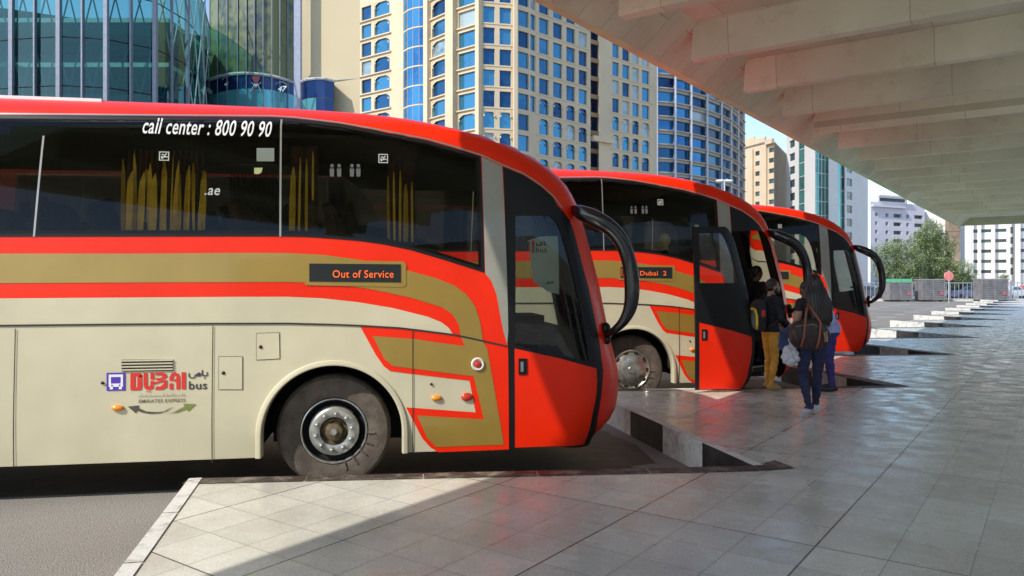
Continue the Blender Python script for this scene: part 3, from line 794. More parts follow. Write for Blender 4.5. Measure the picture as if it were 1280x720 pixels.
    fl = MB(); fl.box(((REAR + 1.0) / 2, 1.25, 1.3), (1.0 - REAR - .1, 2.40, .08)); fl.box((1.75, 1.75, .9), (1.5, 1.3, .08)); fl.box((1.7, .55, .50), (1.3, .95, .06)); fl.box((1.15, .6, .72), (.35, .95, .4)); fl.box((.98, .6, 1.0), (.1, 1.0, .7)); fl.box((1.0, 1.85, 1.1), (.08, 1.1, .6))
    fl.build('cabin_floor', INTER, root)
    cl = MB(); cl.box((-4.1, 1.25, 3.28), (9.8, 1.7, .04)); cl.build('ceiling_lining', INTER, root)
    # dashboard, steering wheel, driver's seat
    db = MB(); db.box((2.2, 1.35, 1.15), (.45, 1.75, .5)); db.box((2.05, 1.75, 1.45), (.35, .8, .14)); db.build('dashboard', INTER, root)
    swm = MB(); pts = [Vector((1.72 + .06 * math.sin(a), 1.8 + .24 * math.cos(a), 1.52 + .22 * math.sin(a))) for a in [2 * math.pi * i / 24 for i in range(25)]]
    swm.tube(pts, .018, 8); swm.tube([(1.74, 1.8, 1.52), (2.0, 1.8, 1.3)], .03, 8); swm.tube([(1.72, 1.57, 1.52), (1.72, 2.03, 1.52)], .015, 6); swm.build('steering_wheel', BLACK, root)
    def seat(x, y, z, w, name='seat'):
        mb = MB(); M = Matrix.Rotation(R(-14), 3, 'Y')
        mb.box((x, y, z + .42), (.46, w, .14)); mb.box((x - .27, y, z + .78), (.13, w, .72), M=M); mb.box((x - .36, y, z + 1.20), (.10, w * .8, .22), M=M); mb.box((x, y, z + .2), (.2, w * .8, .32))
        o = mb.build(name, SEATM, root)
        md = o.modifiers.new('b', 'BEVEL'); md.width = .04; md.segments = 2
        return o
    seat(1.25, 1.85, .94, .5, 'driver_seat')
    s0 = seat(.3, .62, 1.34, .92)
    for i in range(1, 11):
        o = s0.copy(); COL.objects.link(o); o.parent = root; o.location.x = -i * .84
    for i in range(0, 11):
        o = s0.copy(); COL.objects.link(o); o.parent = root; o.location.x = -i * .84; o.location.y = 1.27
    # curtains behind the side glass
    def curtain(xa, xb, ytop, n, ybot=295, seed=1):
        rnd = random.Random(seed)
        (sa, zt), (sb, zb2) = tr(xa, ytop), tr(xb, ybot); mb = MB(); mb.mi = 0
        m = 60
        def Pt(t, z, k=0): 
            s = sa + (sb - sa) * t
            return (s, V(s, z) + .10 + .022 * math.sin(t * n * 6.283) - k, z)
        for i in range(m):
            t0, t1 = i / m, (i + 1) / m
            mb.face([Pt(t0, zb2), Pt(t1, zb2), Pt(t1, zt), Pt(t0, zt)])
        mb.mi = 1
        for i in range(n + 2):
            t = (i + .3) / (n + 2) + rnd.uniform(-.02, .02); w0 = rnd.uniform(.3, 1) * .06 / (sb - sa) * .55; zt2 = zt - rnd.uniform(0, .25); sk = rnd.uniform(-.03, .03)
            zl = zb2 if rnd.random() < .75 else zb2 + rnd.uniform(.1, .4)
            m2 = 6
            for j in range(m2):
                a_, b3 = j / m2, (j + 1) / m2
                wa = w0 * (1 - abs(a_ - .35) * .45) + .001; wb = w0 * (1 - abs(b3 - .35) * .45) * (1 if j < m2 - 1 else .3) + .001
                za_, zb3 = zl + (zt2 - zl) * a_, zl + (zt2 - zl) * b3
                mb.face([Pt(t + sk * a_ - wa, za_, .03), Pt(t + sk * a_ + wa, za_, .03), Pt(t + sk * b3 + wb, zb3, .03), Pt(t + sk * b3 - wb, zb3, .03)])
        mb.build('curtain', [BROWNC, YELC], root)
    curtain(153, 251, 184, 14, seed=4); curtain(484, 520, 197, 3, seed=7, ybot=302); curtain(362, 396, 180, 2, seed=5)
    # --- door
    dr = empty('door'); dr.parent = root
    dg = T((644, 270), (687, 269.5), (693, 274), (698, 283), (706, 303), (713.5, 330), (720, 360), (727, 395), (733, 430), (736, 452), (700, 444), (644, 432.5))
    dred = T((643, 435.5), (700, 448), (745.5, 460.5), (746.2, 476), (745.5, 492), (740, 519.5), (730, 555), (690, 557.5), (643.5, 559.5))
    sheet('door_frame', BLACK, dr, inset(door_poly, .006), [dg, dred], .004, thick=.04)
    sheet('door_window', CLEAR, dr, dg, (), -.006)
    sheet('door_panel', RED, dr, dred, (), .003, thick=.03)
    hp = T((648, 448), (658.5, 448), (658.5, 468), (648, 468)); dh = sheet('door_handle', BLACK, dr, hp, (), .012, thick=.008)
    hp = T((650.5, 452), (654, 452), (654, 464.5), (650.5, 464.5)); sheet('handle_slot', mat('slot', (.2, .2, .2), .3), dr, hp, (), .014)
    # --- mirror
    mr = MB()
    c0 = surf(2.22, 2.62)
    def at_v(x, y, v):
        tx = (x - 640) / F; D = (v - BS * BX + BC * BY) / (BC - BS * tx)
        return ((tx * D - BX) * BC + (D - BY) * BS, v, 1.9 + (352 - y) / F * D)
    pts = [at_v(716, 262, .30), at_v(726, 266, .14), at_v(745, 274, .04), at_v(764, 286, 0), at_v(778, 304, -.02), at_v(787, 330, -.02), at_v(790, 357, -.02), at_v(788, 383, 0), at_v(779, 402, .05), at_v(765, 415, .15), at_v(757, 418, .26)]
    rad = [.05, .085, .095, .09, .085, .082, .085, .075, .055, .04, .035]
    # smooth it
    def cat(P, n=5):
        out = []
        for i in range(len(P) - 1):
            a, b, c, d = (P[max(i - 1, 0)], P[i], P[i + 1], P[min(i + 2, len(P) - 1)])
            for k in range(n):
                t = k / n; out.append([.5 * (2 * b[j] + (c[j] - a[j]) * t + (2 * a[j] - 5 * b[j] + 4 * c[j] - d[j]) * t * t + (3 * b[j] - a[j] - 3 * c[j] + d[j]) * t ** 3) for j in range(len(b))])
        out.append(list(P[-1])); return out
    cp = cat([tuple(p) + (r,) for p, r in zip(pts, rad)])
    mr.tube([c[:3] for c in cp], [(c[3] * .62, c[3] * .88) for c in cp], 14)
    mro = mr.build('mirror', mat('gloss_black', (.008, .008, .009), .22, coat=.3), root, smooth=True)
    mb = MB(); e_ = Vector(pts[-1]); mb.tube([e_ + Vector((-.12, .2, .02)), e_], .035, 8); mb.ell(e_ + Vector((0, 0, .06)), (.05, .05, .06)); mb.ell(e_ + Vector((.01, 0, -.05)), (.045, .05, .05)); mb.build('mirror_bracket', BLACK, mro, smooth=True)
    return root, disp, dp, dr

coach, disp_, dpan_, door_ = make_coach()
tag(coach, 'red, cream and gold coach nearest the camera with its door closed', 'bus', 'coaches nosed into the bays')
def hubcap():
    mb = MB(); mb.mi = 0
    mb.lathe([(.30, .02), (.302, -.02), (.28, -.03), (.255, -.012), (.22, -.03), (.12, -.065), (.06, -.06), (.05, -.085), (0, -.085)], (0, 0, 0), n=64)
    mb.mi = 1
    for k in range(10):
        a = 2 * math.pi * k / 10; M = Matrix.Rotation(-a, 3, 'Y'); mb.box(M @ Vector((.262, -.022, 0)), (.045, .012, .06), M=M)
    mb.mi = 0
    o = mb.build('rim', [mat('dusty_hubcap', (.50, .47, .40), .30, metal=.85, var=.3, scale=12, rvar=.12), DARKM], None, smooth=35); me = o.data; bpy.data.objects.remove(o); return me
HUB = hubcap()
coaches = [coach]
for i in (1, 2):
    c = copy_tree(coach); coaches.append(c)
    for ch in c.children:
        if ch.name.startswith('wheel') and not ch.data:
            for g in ch.children:
                if g.name.startswith('rim'): g.data = HUB
        if i == 1 and ch.name.startswith('door') and not ch.data:
            ch.location = (-.92, -.80, 0)
coach.location = (BX, BY, ROAD); coach.rotation_euler = (0, 0, B9)
coaches[1].location = (1.86, 11.62, ROAD); coaches[1].rotation_euler = (0, 0, R(6.5))
coaches[2].location = (5.5, 16.7, ROAD); coaches[2].rotation_euler = (0, 0, R(6.5))
coaches[1]['label'] = 'red, cream and gold coach with its front door open, second of the three'
coaches[2]['label'] = 'red, cream and gold coach farthest away, behind the people'
for c in coaches[1:]:
    c.scale = (1, 1, 1.03)
    for ch in list(c.children):
        if ch.name.split('.')[0] in ('call_centre_lettering', 'web_lettering', 'pale_sticker', 'curtain'): bpy.data.objects.remove(ch)
d1 = [c for c in coaches[1].children if c.name.startswith('door') and not c.data][0]
sheet('lower_blank', BLACK, d1, T((644, 362), (721, 362), (727, 395), (733, 430), (736, 452), (700, 444), (644, 432.5)), (), .003, thick=.03)
# display lettering (dots of an LED board)
def led(body, parent, x0, x1, y0, y1):
    (xa, za), (xb, zb_) = T((x0, y1), (x1, y0))
    o = text('display_lettering', body, LED, parent, (xa, za), zb_ - za, xb - xa, 0, .005, .018)
    return o
def part(c, nm): return [ch for ch in c.children if ch.name.split('.')[0] == nm][0]
led('Out of Service', part(coaches[0], 'display'), 416, 492, 338, 347.3)
led('171', part(coaches[1], 'display'), 389, 400, 333, 349)
led('Dubai  2', part(coaches[1], 'display'), 430, 488, 338, 347.3)

# ------------------------------------------------------------------ buildings
def Wp(x, D, z=0): return Vector(((x - 640) / F * D, D, z))
def glass_pane_mat(name, c0, c1, rough=.08, metal=.55, scale=.12):
    m, t, b = nodes(name); N = t.nodes; L = t.links
    tc = N.new('ShaderNodeTexCoord'); oi = N.new('ShaderNodeObjectInfo')
    n = N.new('ShaderNodeTexNoise'); n.inputs['Scale'].default_value = scale; n.inputs['Detail'].default_value = 3
    L.new(tc.outputs['Object'], n.inputs[0])
    wv = N.new('ShaderNodeTexNoise'); wv.inputs['Scale'].default_value = 1.6; L.new(tc.outputs['Object'], wv.inputs[0])
    ad = N.new('ShaderNodeMath'); ad.operation = 'MULTIPLY_ADD'; L.new(oi.outputs['Random'], ad.inputs[0]); ad.inputs[1].default_value = .55; L.new(n.outputs[0], ad.inputs[2])
    a2 = N.new('ShaderNodeMath'); a2.operation = 'MULTIPLY_ADD'; L.new(wv.outputs[0], a2.inputs[0]); a2.inputs[1].default_value = .35; L.new(ad.outputs[0], a2.inputs[2])
    r = N.new('ShaderNodeValToRGB'); r.color_ramp.elements[0].position = .5; r.color_ramp.elements[1].position = 1.05
    r.color_ramp.elements[0].color = c0 + (1,); r.color_ramp.elements[1].color = c1 + (1,)
    L.new(a2.outputs[0], r.inputs[0]); L.new(r.outputs[0], b.inputs['Base Color'])
    b.inputs['Metallic'].default_value = metal; b.inputs['Roughness'].default_value = rough
    return m
HGLASS = glass_pane_mat('hotel_blue_glass', (.006, .045, .15), (.06, .24, .40))
BGLASS = glass_pane_mat('tower_blue_glass', (.01, .08, .26), (.05, .24, .46))
PALEG = glass_pane_mat('curtained_glass', (.10, .20, .28), (.38, .46, .48), rough=.25, metal=.2, scale=.8)
DEEPG = glass_pane_mat('deep_blue_glass', (.004, .02, .08), (.02, .10, .22), scale=.3)
TEAL = glass_pane_mat('teal_glass', (.02, .12, .13), (.12, .36, .34), scale=.3)
NAVY = glass_pane_mat('navy_glass', (.008, .015, .07), (.02, .05, .16), metal=.3)
SKYG = glass_pane_mat('light_teal_glass', (.05, .22, .30), (.12, .38, .44), metal=.3)
DGLASS = glass_pane_mat('dark_window_glass', (.01, .02, .025), (.06, .10, .11), metal=.2)
HWALL = mat('hotel_stone', (.62, .50, .34), .8, var=.08, scale=.15)
HWALL2 = mat('tower_bands', (.42, .38, .33), .8, var=.08, scale=.15)
BEIGE = mat('beige_render', (.50, .42, .27), .85, var=.08, scale=.1)
SAND = mat('sand_render', (.58, .46, .32), .85, var=.08, scale=.15)
SAND_SHADE = mat('brown_render', (.30, .20, .11), .85, var=.1, scale=.15)
WREN = mat('white_render', (.72, .70, .68), .85, var=.05, scale=.15)
LREN = mat('pale_lilac_render', (.62, .60, .66), .85, var=.06, scale=.15)
MULL = mat('mullion_grey', (.20, .22, .27), .5, metal=.4, var=.1)

class Bld:
    def __init__(s, label, cat, x, D, name='building', group=None):
        s.root = empty(name, (Wp(x, D).x, D, ROAD)); tag(s.root, label, cat, group); s.o = s.root.location.copy()
        s.w = MB(); s.panes = []
    def L(s, p): return Vector(p) - s.o
    def part(s, name, mb, m, **k):
        mb.v = [tuple(s.L(v)) for v in mb.v]; return mb.build(name, m, s.root, **k)
    def facet(s, a, b, z0, z1, cols=(), rows=(), rec=.35, arch=(), glass=None, led=0, up=None):
        """a,b = (x, depth); cols = (x0, x1) pairs; one wall facet with recessed windows"""
        A3, B3 = Wp(*a), Wp(*b); d = (B3 - A3); Lf = d.length; d.normalize(); n = Vector((d.y, -d.x, 0))
        if n.y > 0: n = -n
        def u_of(x):
            t = (x - 640) / F   # ray (t,1): A + u d
            return (A3.x - t * A3.y) / (t * d.y - d.x)
        cu = [(u_of(c[0]), u_of(c[1])) + tuple(c[2:]) for c in cols]
        us = sorted(set([0, Lf] + [u for c in cu for u in c[:2]])); zs = sorted(set([z0, z1] + [z for r in rows for z in r]))
        P = lambda u, z, k=0: A3 + d * u + Vector((0, 0, z)) - n * k
        for i in range(len(us) - 1):
            for j in range(len(zs) - 1):
                uc, zc = (us[i] + us[i + 1]) / 2, (zs[j] + zs[j + 1]) / 2
                hit = [c for c in cu if c[0] < uc < c[1]]; row = [r for r in rows if r[0] < zc < r[1]]
                if hit and row:
                    u0, u1, v0, v1 = us[i], us[i + 1], zs[j], zs[j + 1]
                    s.w.face([P(u0, v0), P(u1, v0), P(u1, v0, rec), P(u0, v0, rec)]); s.w.face([P(u0, v1), P(u1, v1), P(u1, v1, rec), P(u0, v1, rec)])
                    s.w.face([P(u0, v0), P(u0, v1), P(u0, v1, rec), P(u0, v0, rec)]); s.w.face([P(u1, v0), P(u1, v1), P(u1, v1, rec), P(u1, v0, rec)])
                    s.panes.append(([P(u0, v0, rec), P(u1, v0, rec), P(u1, v1, rec), P(u0, v1, rec)], glass))
                    if len(hit[0]) > 2 and hit[0][2] == 'arch' and zc < (up or 1e9):
                        w_ = u1 - u0; h = min(w_ * .28, .8)
                        for sg, ub in ((1, u0), (-1, u1)):
                            s.w.face([P(ub, v1, .05), P(ub + sg * w_ * .30, v1, .05), P(ub + sg * w_ * .17, v1 - h * .22, .05), P(ub + sg * w_ * .07, v1 - h * .5, .05), P(ub, v1 - h * .85, .05)])
                            s.w.box(P(ub + sg * w_ * .06, v1 - h * 1.2, -.1), (.25, .25, .35))
                else:
                    s.w.face([P(us[i], zs[j]), P(us[i + 1], zs[j]), P(us[i + 1], zs[j + 1]), P(us[i], zs[j + 1])])
        if led:
            for r in rows:
                s.w.box(P(Lf / 2, r[0] - .16, -led / 2 + .02), (Lf, led, .22), M=Matrix(((d.x, n.x, 0), (d.y, n.y, 0), (0, 0, 1))))
    def pier(s, a, b, z0, z1, dep=.6):
        A3, B3 = Wp(*a), Wp(*b); d = B3 - A3; Lf = d.length; d.normalize(); n = Vector((d.y, -d.x, 0))
        if n.y > 0: n = -n
        c = (A3 + B3) / 2 + n * dep / 2; s.w.box((c.x, c.y, (z0 + z1) / 2), (Lf, dep, z1 - z0), M=Matrix(((d.x, n.x, 0), (d.y, n.y, 0), (0, 0, 1))))
    def finish(s, wall, glass, depth=18, close=None, cap=100):
        s.part('wall', s.w, wall)
        def vis(p):
            q = [(640 + F * v.x / v.y, 352 - F * (v.z - 1.6) / v.y) for v in p[0]]
            x = sum(k[0] for k in q) / 4; y = sum(k[1] for k in q) / 4
            lim = 130 if x < 560 else (130 + (x - 560) * .45 if x < 700 else (215 if x < 830 else 230))
            cut = 82 + (x - 820) * .53
            return 0 < x < 1280 and -10 < y < (lim if x < 900 else 345) and (x < 660 or y > cut - 6)
        if glass.name in ('hotel_blue_glass', 'tower_blue_glass'):
            rp = random.Random(5); s.panes = [(q, g or rp.choices((glass, PALEG, DEEPG), (64, 10 if glass.name[0] == 'h' else 3, 26))[0]) for q, g in s.panes]
        ps = sorted(s.panes, key=lambda p: 0 if vis(p) else 1)
        nv = sum(1 for p in ps if vis(p)); 
        ps1, ps2 = ps[:min(cap, nv)], ps[min(cap, nv):]
        for q, g in ps1:
            mb = MB(); mb.face(q); s.part('window', mb, g or glass)
        if ps2:
            gs = {}
            for q, g in ps2: gs.setdefault((g or glass).name, (MB(), g or glass))[0].face(q)
            for mb, g in gs.values(): tag(s.part('window', mb, g), kind='stuff')
    def back(s, a, b, z1, z0=ROAD, dep=20):
        """sides, rear and roof behind the front line a..b"""
        A3, B3 = Wp(*a), Wp(*b); d = (B3 - A3).normalized(); n = Vector((d.y, -d.x, 0))
        if n.y > 0: n = -n
        A4, B4 = A3 * (1 + dep / A3.length), B3 * (1 + dep / B3.length)
        z = lambda p, h: Vector((p.x, p.y, h))
        for p, q in ((A3, A4), (A4, B4), (B4, B3)): s.w.face([z(p, z0), z(q, z0), z(q, z1), z(p, z1)])
        s.w.face([z(A3, z1), z(B3, z1), z(B4, z1), z(A4, z1)])

# hotel with arched windows
hb = Bld('tall beige stone hotel with rows of blue arched windows behind the nearest coach', 'hotel', 600, 140)
rows = [(27.9 + 3.6 * k, 27.9 + 2.75 + 3.6 * k) for k in range(-5, 8)]
ZT = 58
up = 35
hb.facet((449, 151), (489, 145.6), ROAD, ZT, [(452, 464), (468, 487, 'arch')], rows, led=.35)
hb.facet((489, 145.6), (504, 144), ROAD, ZT)
gc = [(504, 144), (509, 142.3), (516, 141.2), (524, 140.6), (533, 140.4)]
for i in range(4): hb.facet(gc[i], gc[i + 1], ROAD, ZT, [(gc[i][0] + .15, gc[i + 1][0] - .15)], [(z0 - .6, z1) for z0, z1 in rows], rec=.06, glass=BGLASS)
hb.facet((533, 140), (562, 134.6), ROAD, ZT, [(540, 560, 'arch')], rows, led=.35)
hb.pier((533.5, 139.9), (538.5, 138.9), ROAD, ZT, .8); hb.pier((562, 134.6), (571.5, 133.5), ROAD, ZT, 1.2)
hb.facet((562, 134.6), (603, 129.6), ROAD, ZT, [(573, 596, 'arch')], rows, led=.35, up=30)
hb.pier((598, 130), (602.5, 129.5), ROAD, ZT, .9)
hb.facet((603, 129.6), (645, 131), ROAD, ZT, [(604, 618.5, 'arch'), (624.5, 639, 'arch')], rows, led=.1, up=30)
hb.pier((641, 130.6), (645.5, 130.8), ROAD, ZT, .7)
hb.facet((645, 131), (662, 133), ROAD, ZT, [(648, 661, 'arch')], rows, up=24)
hb.facet((662, 133), (670, 134.6), ROAD, ZT, [(663, 669.5)], rows[6:])
hb.facet((670, 134.6), (738, 145), ROAD, ZT, [(674, 686, 'arch'), (691.5, 703, 'arch'), (708, 719, 'arch'), (723.5, 734, 'arch')], rows, led=.12, up=34)
hb.facet((738, 150), (749, 151.5), ROAD, ZT, [(738.4, 748.4)], rows, glass=NAVY)
hb.facet((748.5, 147), (763, 149.5), ROAD, ZT)
hb.pier((738, 146), (763, 149.6), 28.6, 29.6, 1.0)
hb.facet((763, 149.5), (816, 158), ROAD, ZT, [(765.5, 774, 'arch'), (778, 787, 'arch'), (790.5, 799, 'arch'), (802.5, 812, 'arch')], rows, led=.12, up=34)
hb.facet((816, 158), (821, 159.5), ROAD, ZT)
hb.back((449, 153), (821, 163), ZT, dep=14)
hb.finish(HWALL, HGLASS)
# curved blue glass tower
cb = Bld('curved blue glass tower with pale horizontal bands right of the beige hotel', 'tower block', 875, 175)
pts = [(821, 161.5), (844, 163), (864, 166), (884, 170), (902, 175.5), (914, 181), (923, 188), (930, 197)]
r2 = [(1 + 3.0 * k, 1 + 2.15 + 3.0 * k) for k in range(4, 19)]
for i in range(7):
    a, b = pts[i], pts[i + 1]; cb.facet(a, b, ROAD, 55, [(a[0] + .7, b[0] - .7)], r2, rec=.45, led=.5)
cb.back((821, 164), (930, 199), 55, dep=14)
cb.finish(HWALL2, BGLASS)
for i in range(8):
    mb = MB(); p = Wp(pts[i][0], pts[i][1] - .45); mb.box((p.x, p.y, 27), (.42, .5, 56)); cb.part('mullion', mb, mat('pale_mullion', (.45, .47, .55), .5, metal=.2))
# sand coloured block
sb = Bld('sand coloured apartment block with a stepped parapet and paired window columns', 'apartment block', 950, 225)
r3 = [(3 + 3.05 * k, 4.35 + 3.05 * k) for k in range(0, 13)]
sb.facet((928, 236), (968, 222), ROAD, 43, [(944, 950), (961, 967.4)], r3, rec=.3)
sb.facet((968, 222), (984, 245), ROAD, 42.6, [], [])
sb.pier((951.5, 227.6), (959.5, 224.8), ROAD, 41.8, .6); sb.pier((932, 234.4), (942.5, 230.8), ROAD, 41.8, .6)
sb.pier((929, 235.5), (958, 225.2), 43, 44.6, .5); sb.pier((959, 225), (968, 221.8), 42, 43.4, .9); sb.pier((930, 235), (944, 230), 44.6, 45.6, .3)
sb.pier((944, 231), (950, 229), 41.2, 42, .4)
sb.back((928, 237), (984, 246), 43, dep=12)
sb.finish(SAND, DGLASS)
sb2 = MB(); A3, B3 = Wp(968.3, 221.6), Wp(984, 244.6); sb2.face([(A3.x, A3.y, ROAD), (B3.x, B3.y, ROAD), (B3.x, B3.y, 42), (A3.x, A3.y, 42)]); sb.part('side_wall', sb2, SAND_SHADE)  # shade of this side put into a darker brown wall colour
# white and teal tower
wb = Bld('white and teal glazed tower block beyond the third coach', 'tower block', 1035, 185)
r4 = [(2 + 3.35 * k, 3.9 + 3.35 * k) for k in range(0, 14)]
wb.facet((983, 196), (998.5, 188), ROAD, 50, [(986.5, 993.5)], r4, rec=.25)
wb.facet((998.5, 188.4), (1006, 185), ROAD, 50, [(998.8, 1005.6)], [(z0 - 1.3, z1 + .02) for z0, z1 in r4], rec=.1, glass=TEAL)
wb.facet((1006, 185), (1019, 178), ROAD, 50)
wb.facet((1019, 180), (1036, 183), ROAD, 50, [(1019.3 + k * 4.15, 1019.3 + k * 4.15 + 3.8) for k in range(4)], [(z0 - 1.3, z1 + .02) for z0, z1 in r4], rec=.1, glass=TEAL)
wb.facet((1036, 181), (1047, 185), ROAD, 50)
wb.facet((1047, 186.5), (1056, 189), ROAD, 50, [(1047.3, 1051.3), (1051.6, 1055.7)], [(z0 - 1.3, z1 + .02) for z0, z1 in r4], rec=.1, glass=TEAL)
wb.facet((1056, 188), (1085, 199), ROAD, 50, [(1058.5, 1065.5)], r4, rec=.25)
wb.back((983, 198), (1085, 200), 50, dep=16)
wb.finish(WREN, DGLASS, cap=100)
# grey lilac mid-rise
gb = Bld('pale lilac mid-rise block with dark balconies above the left trees', 'apartment block', 1120, 245)
r5 = [(.5 + 2.72 * k, 1.7 + 2.72 * k) for k in range(0, 9)]
gb.facet((1088, 240), (1156, 252), ROAD, 27, [(1094, 1097), (1107, 1110.5), (1117, 1127), (1133, 1136.5), (1143, 1154)], r5, rec=.8)
gb.pier((1089, 240), (1130, 247), 25.3, 25.9, .8); gb.pier((1096, 241.5), (1134, 248), 28.6, 29.2, 1.0); gb.facet((1098, 243), (1134, 249), 27, 28.8, [(1100, 1132)], [(27.4, 28.5)])
gb.back((1088, 241), (1156, 254), 27, dep=14)
gb.finish(LREN, DGLASS)
# bright white blocks
wb2 = Bld('bright white stepped block showing between the trees and the canopy', 'apartment block', 1170, 262)
wb2.facet((1148, 268), (1199, 255), ROAD, 26, [(1196.5, 1199)], r5[:5], rec=.3); wb2.facet((1199, 255), (1206, 262), ROAD, 22)
wb2.back((1148, 269), (1206, 264), 22, dep=12); wb2.finish(WREN, DGLASS)
wc = Bld('wide white apartment block with long window rows under the canopy end', 'apartment block', 1240, 235)
r6 = [(4.2 + 3.15 * k, 5.2 + 3.15 * k) for k in range(0, 8)]
wc.facet((1206, 238), (1259, 232), ROAD, 32, [(1215.5, 1222), (1225.5, 1239), (1243.5, 1258)], r6, rec=.5)
wc.facet((1259, 233.6), (1272.5, 232), ROAD, 32, [(1263, 1266.5)], [(z0 - .5, z1 + .6) for z0, z1 in r6], rec=.5)
wc.facet((1272.5, 230.5), (1345, 223), ROAD, 32, [(1275, 1290), (1294, 1312)], r6, rec=.5)
for x in (1214, 1223.7, 1241.2, 1259, 1272.8): wc.pier((x - .7, 236 - (x - 1206) * .11), (x + .7, 236 - (x - 1206) * .11), ROAD, 32, .8)
wc.back((1206, 239), (1345, 226), 32, dep=14); wc.finish(WREN, DGLASS)
# brown column behind the trees
mb = MB(); p = Wp(1191, 150); mb.box((0, 0, 12), (1.9, 1.9, 24)); mb.box((0, 0, 6), (2.1, 2.1, .3)); mb.box((0, 0, 12), (2.1, 2.1, .3)); mb.box((0, 0, 18), (2.1, 2.1, .3))
o = mb.build('column', mat('mottled_brown', (.27, .20, .14), .9, var=.4, scale=.8)); o.location = (p.x, p.y, ROAD)
tag(o, 'tall mottled brown column rising behind the trees at the canopy corner', 'column')
# curved teal glass hall at the left
tb = Bld('curved teal glass building with grey mullions at the far left', 'building', 130, 60)
pts = [(-190, 66), (-100, 62), (-40, 60.3), (16, 59), (75, 58.3), (134, 59), (195, 61.5), (235, 66), (254, 72), (263, 80)]
gz = [ROAD, 4.4, 9.8 - 1.2, 14.9, 16.65, 20.4, 24.2, 28]
for i in range(len(pts) - 1):
    a, b = Wp(*pts[i]), Wp(*pts[i + 1]); nsub = 2 if i < 7 else 1
    for k in range(nsub):
        p, q = a.lerp(b, k / nsub), a.lerp(b, (k + 1) / nsub)
        for j in range(len(gz) - 1):
            tb.panes.append(([Vector((p.x, p.y, gz[j])), Vector((q.x, q.y, gz[j])), Vector((q.x, q.y, gz[j + 1])), Vector((p.x, p.y, gz[j + 1]))], None))
tb.back((-190, 68), (263, 82), 28, dep=14)
TG = glassmat('hall_teal_glass', (.26, .58, .54), (.45, .72, .70), ior=1.9)
def see(a): return a
tb.finish(mat('hall_back_wall', (.16, .24, .25), .8, var=.3, scale=.2), TG)
for i, pt in enumerate(pts):
    for off in ((0, .5) if i < 7 else (0,)):
        if off: pa, pb = Wp(*pts[i]), Wp(*pts[i + 1]); p = pa.lerp(pb, off)
        else: p = Wp(*pt)
        mb = MB(); r_ = .12 if off else .30; mb.box((p.x, p.y - .15, 14), (r_, .35, 28)); tb.part('mullion', mb, MULL)
for z in gz[1:]:
    mb = MB()
    for i in range(len(pts) - 1):
        a, b = Wp(*pts[i]), Wp(*pts[i + 1]); mb.tube([(a.x, a.y, z), (b.x, b.y, z)], .05, 4, cap=False)
    tb.part('transom', mb, DARKM)
for i in range(2, 8):    # bracing behind the glass
    a, b = Wp(*pts[i]), Wp(*pts[i + 1]); a.y += 1.2; b.y += 1.2
    mb = MB()
    for z0 in (9, 16.6, 24):
        for h in (0, .5):
            p = a.lerp(b, h); q = a.lerp(b, h + .5)
            mb.tube([(p.x, p.y, z0), (q.x, q.y, z0 + 7.5)], .06, 5); mb.tube([(q.x, q.y, z0), (p.x, p.y, z0 + 7.5)], .06, 5)
    tb.part('brace', mb, mat('brace_grey', (.30, .34, .36), .5))
mb = MB()
for z in (4, 8, 12.5, 16.2, 21, 25):
    a, b = Wp(-190, 72), Wp(240, 73); mb.box(((a.x + b.x) / 2, 73, z), (b.x - a.x, 10, .4))
tb.part('floor', mb, mat('hall_floor_edge', (.22, .3, .3), .7))
# navy banded building
nb = Bld('navy and light blue glazed building with small white emblems beside a grey column', 'building', 320, 76)
pts = [(262, 79), (272, 77.6), (284, 76.4), (297, 75.6), (308, 75.2), (318, 75), (329, 75), (340, 75.2), (350, 75.6), (360, 76.2), (370, 77)]
def poly(pts, z0, z1, lst, g):
    for i in range(len(pts) - 1):
        a, b = Wp(*pts[i]), Wp(*pts[i + 1]); t0, t1 = i / (len(pts) - 1), (i + 1) / (len(pts) - 1)
        lst.append(([Vector((a.x, a.y, z0(t0))), Vector((b.x, b.y, z0(t1))), Vector((b.x, b.y, z1(t1))), Vector((a.x, a.y, z1(t0)))], g))
zb1 = lambda t: 22.3 - 1.3 * t
zb2 = lambda t: 20.9 - 1.7 * t - .4
poly(pts, lambda t: ROAD, lambda t: 20.9 - .5 * t, nb.panes, SKYG)
poly(pts, lambda t: 20.9 - .5 * t, lambda t: 22.4 - .9 * t, nb.panes, NAVY)
REFL = glass_pane_mat('mottled_screen', (.01, .03, .05), (.17, .19, .08), rough=.35, metal=.1, scale=1.2)  # reflections in these upper windows put into the pane colour as mottling
poly(pts, lambda t: 22.7 - .9 * t, lambda t: 36, nb.panes, REFL)
nb.back((262, 82), (418, 82), 36, dep=10)
nb.facet((376, 74.5), (450, 73.3), 21.2, 36)
nb.facet((418, 74), (450, 73.3), ROAD, 21.2)
nb.finish(BEIGE, NAVY)
for (x, D), k in zip(pts, range(99)):
    mb = MB(); p = Wp(x, D - .1); mb.box((p.x, p.y, 18), (.07, .12, 36)); nb.part('mullion', mb, MULL)
mb = MB()
for i in range(len(pts) - 1):
    a, b = Wp(*pts[i]), Wp(*pts[i + 1]); t0, t1 = i / 10, (i + 1) / 10
    mb.tube([(a.x, a.y - .1, 22.55 - .9 * t0), (b.x, b.y - .1, 22.55 - .9 * t1)], .16, 6, cap=False)
nb.part('curved_ledge', mb, mat('ledge_grey', (.45, .45, .46), .6))
p = Wp(372.5, 73); mb = MB(); mb.box((p.x, p.y, 18), (.62, .62, 36)); nb.part('column', mb, mat('column_grey', (.32, .35, .45), .6))
bay = []; bp = [(377, 72.6), (384, 71.8), (395, 71.5), (406, 71.6), (417, 72.4)]
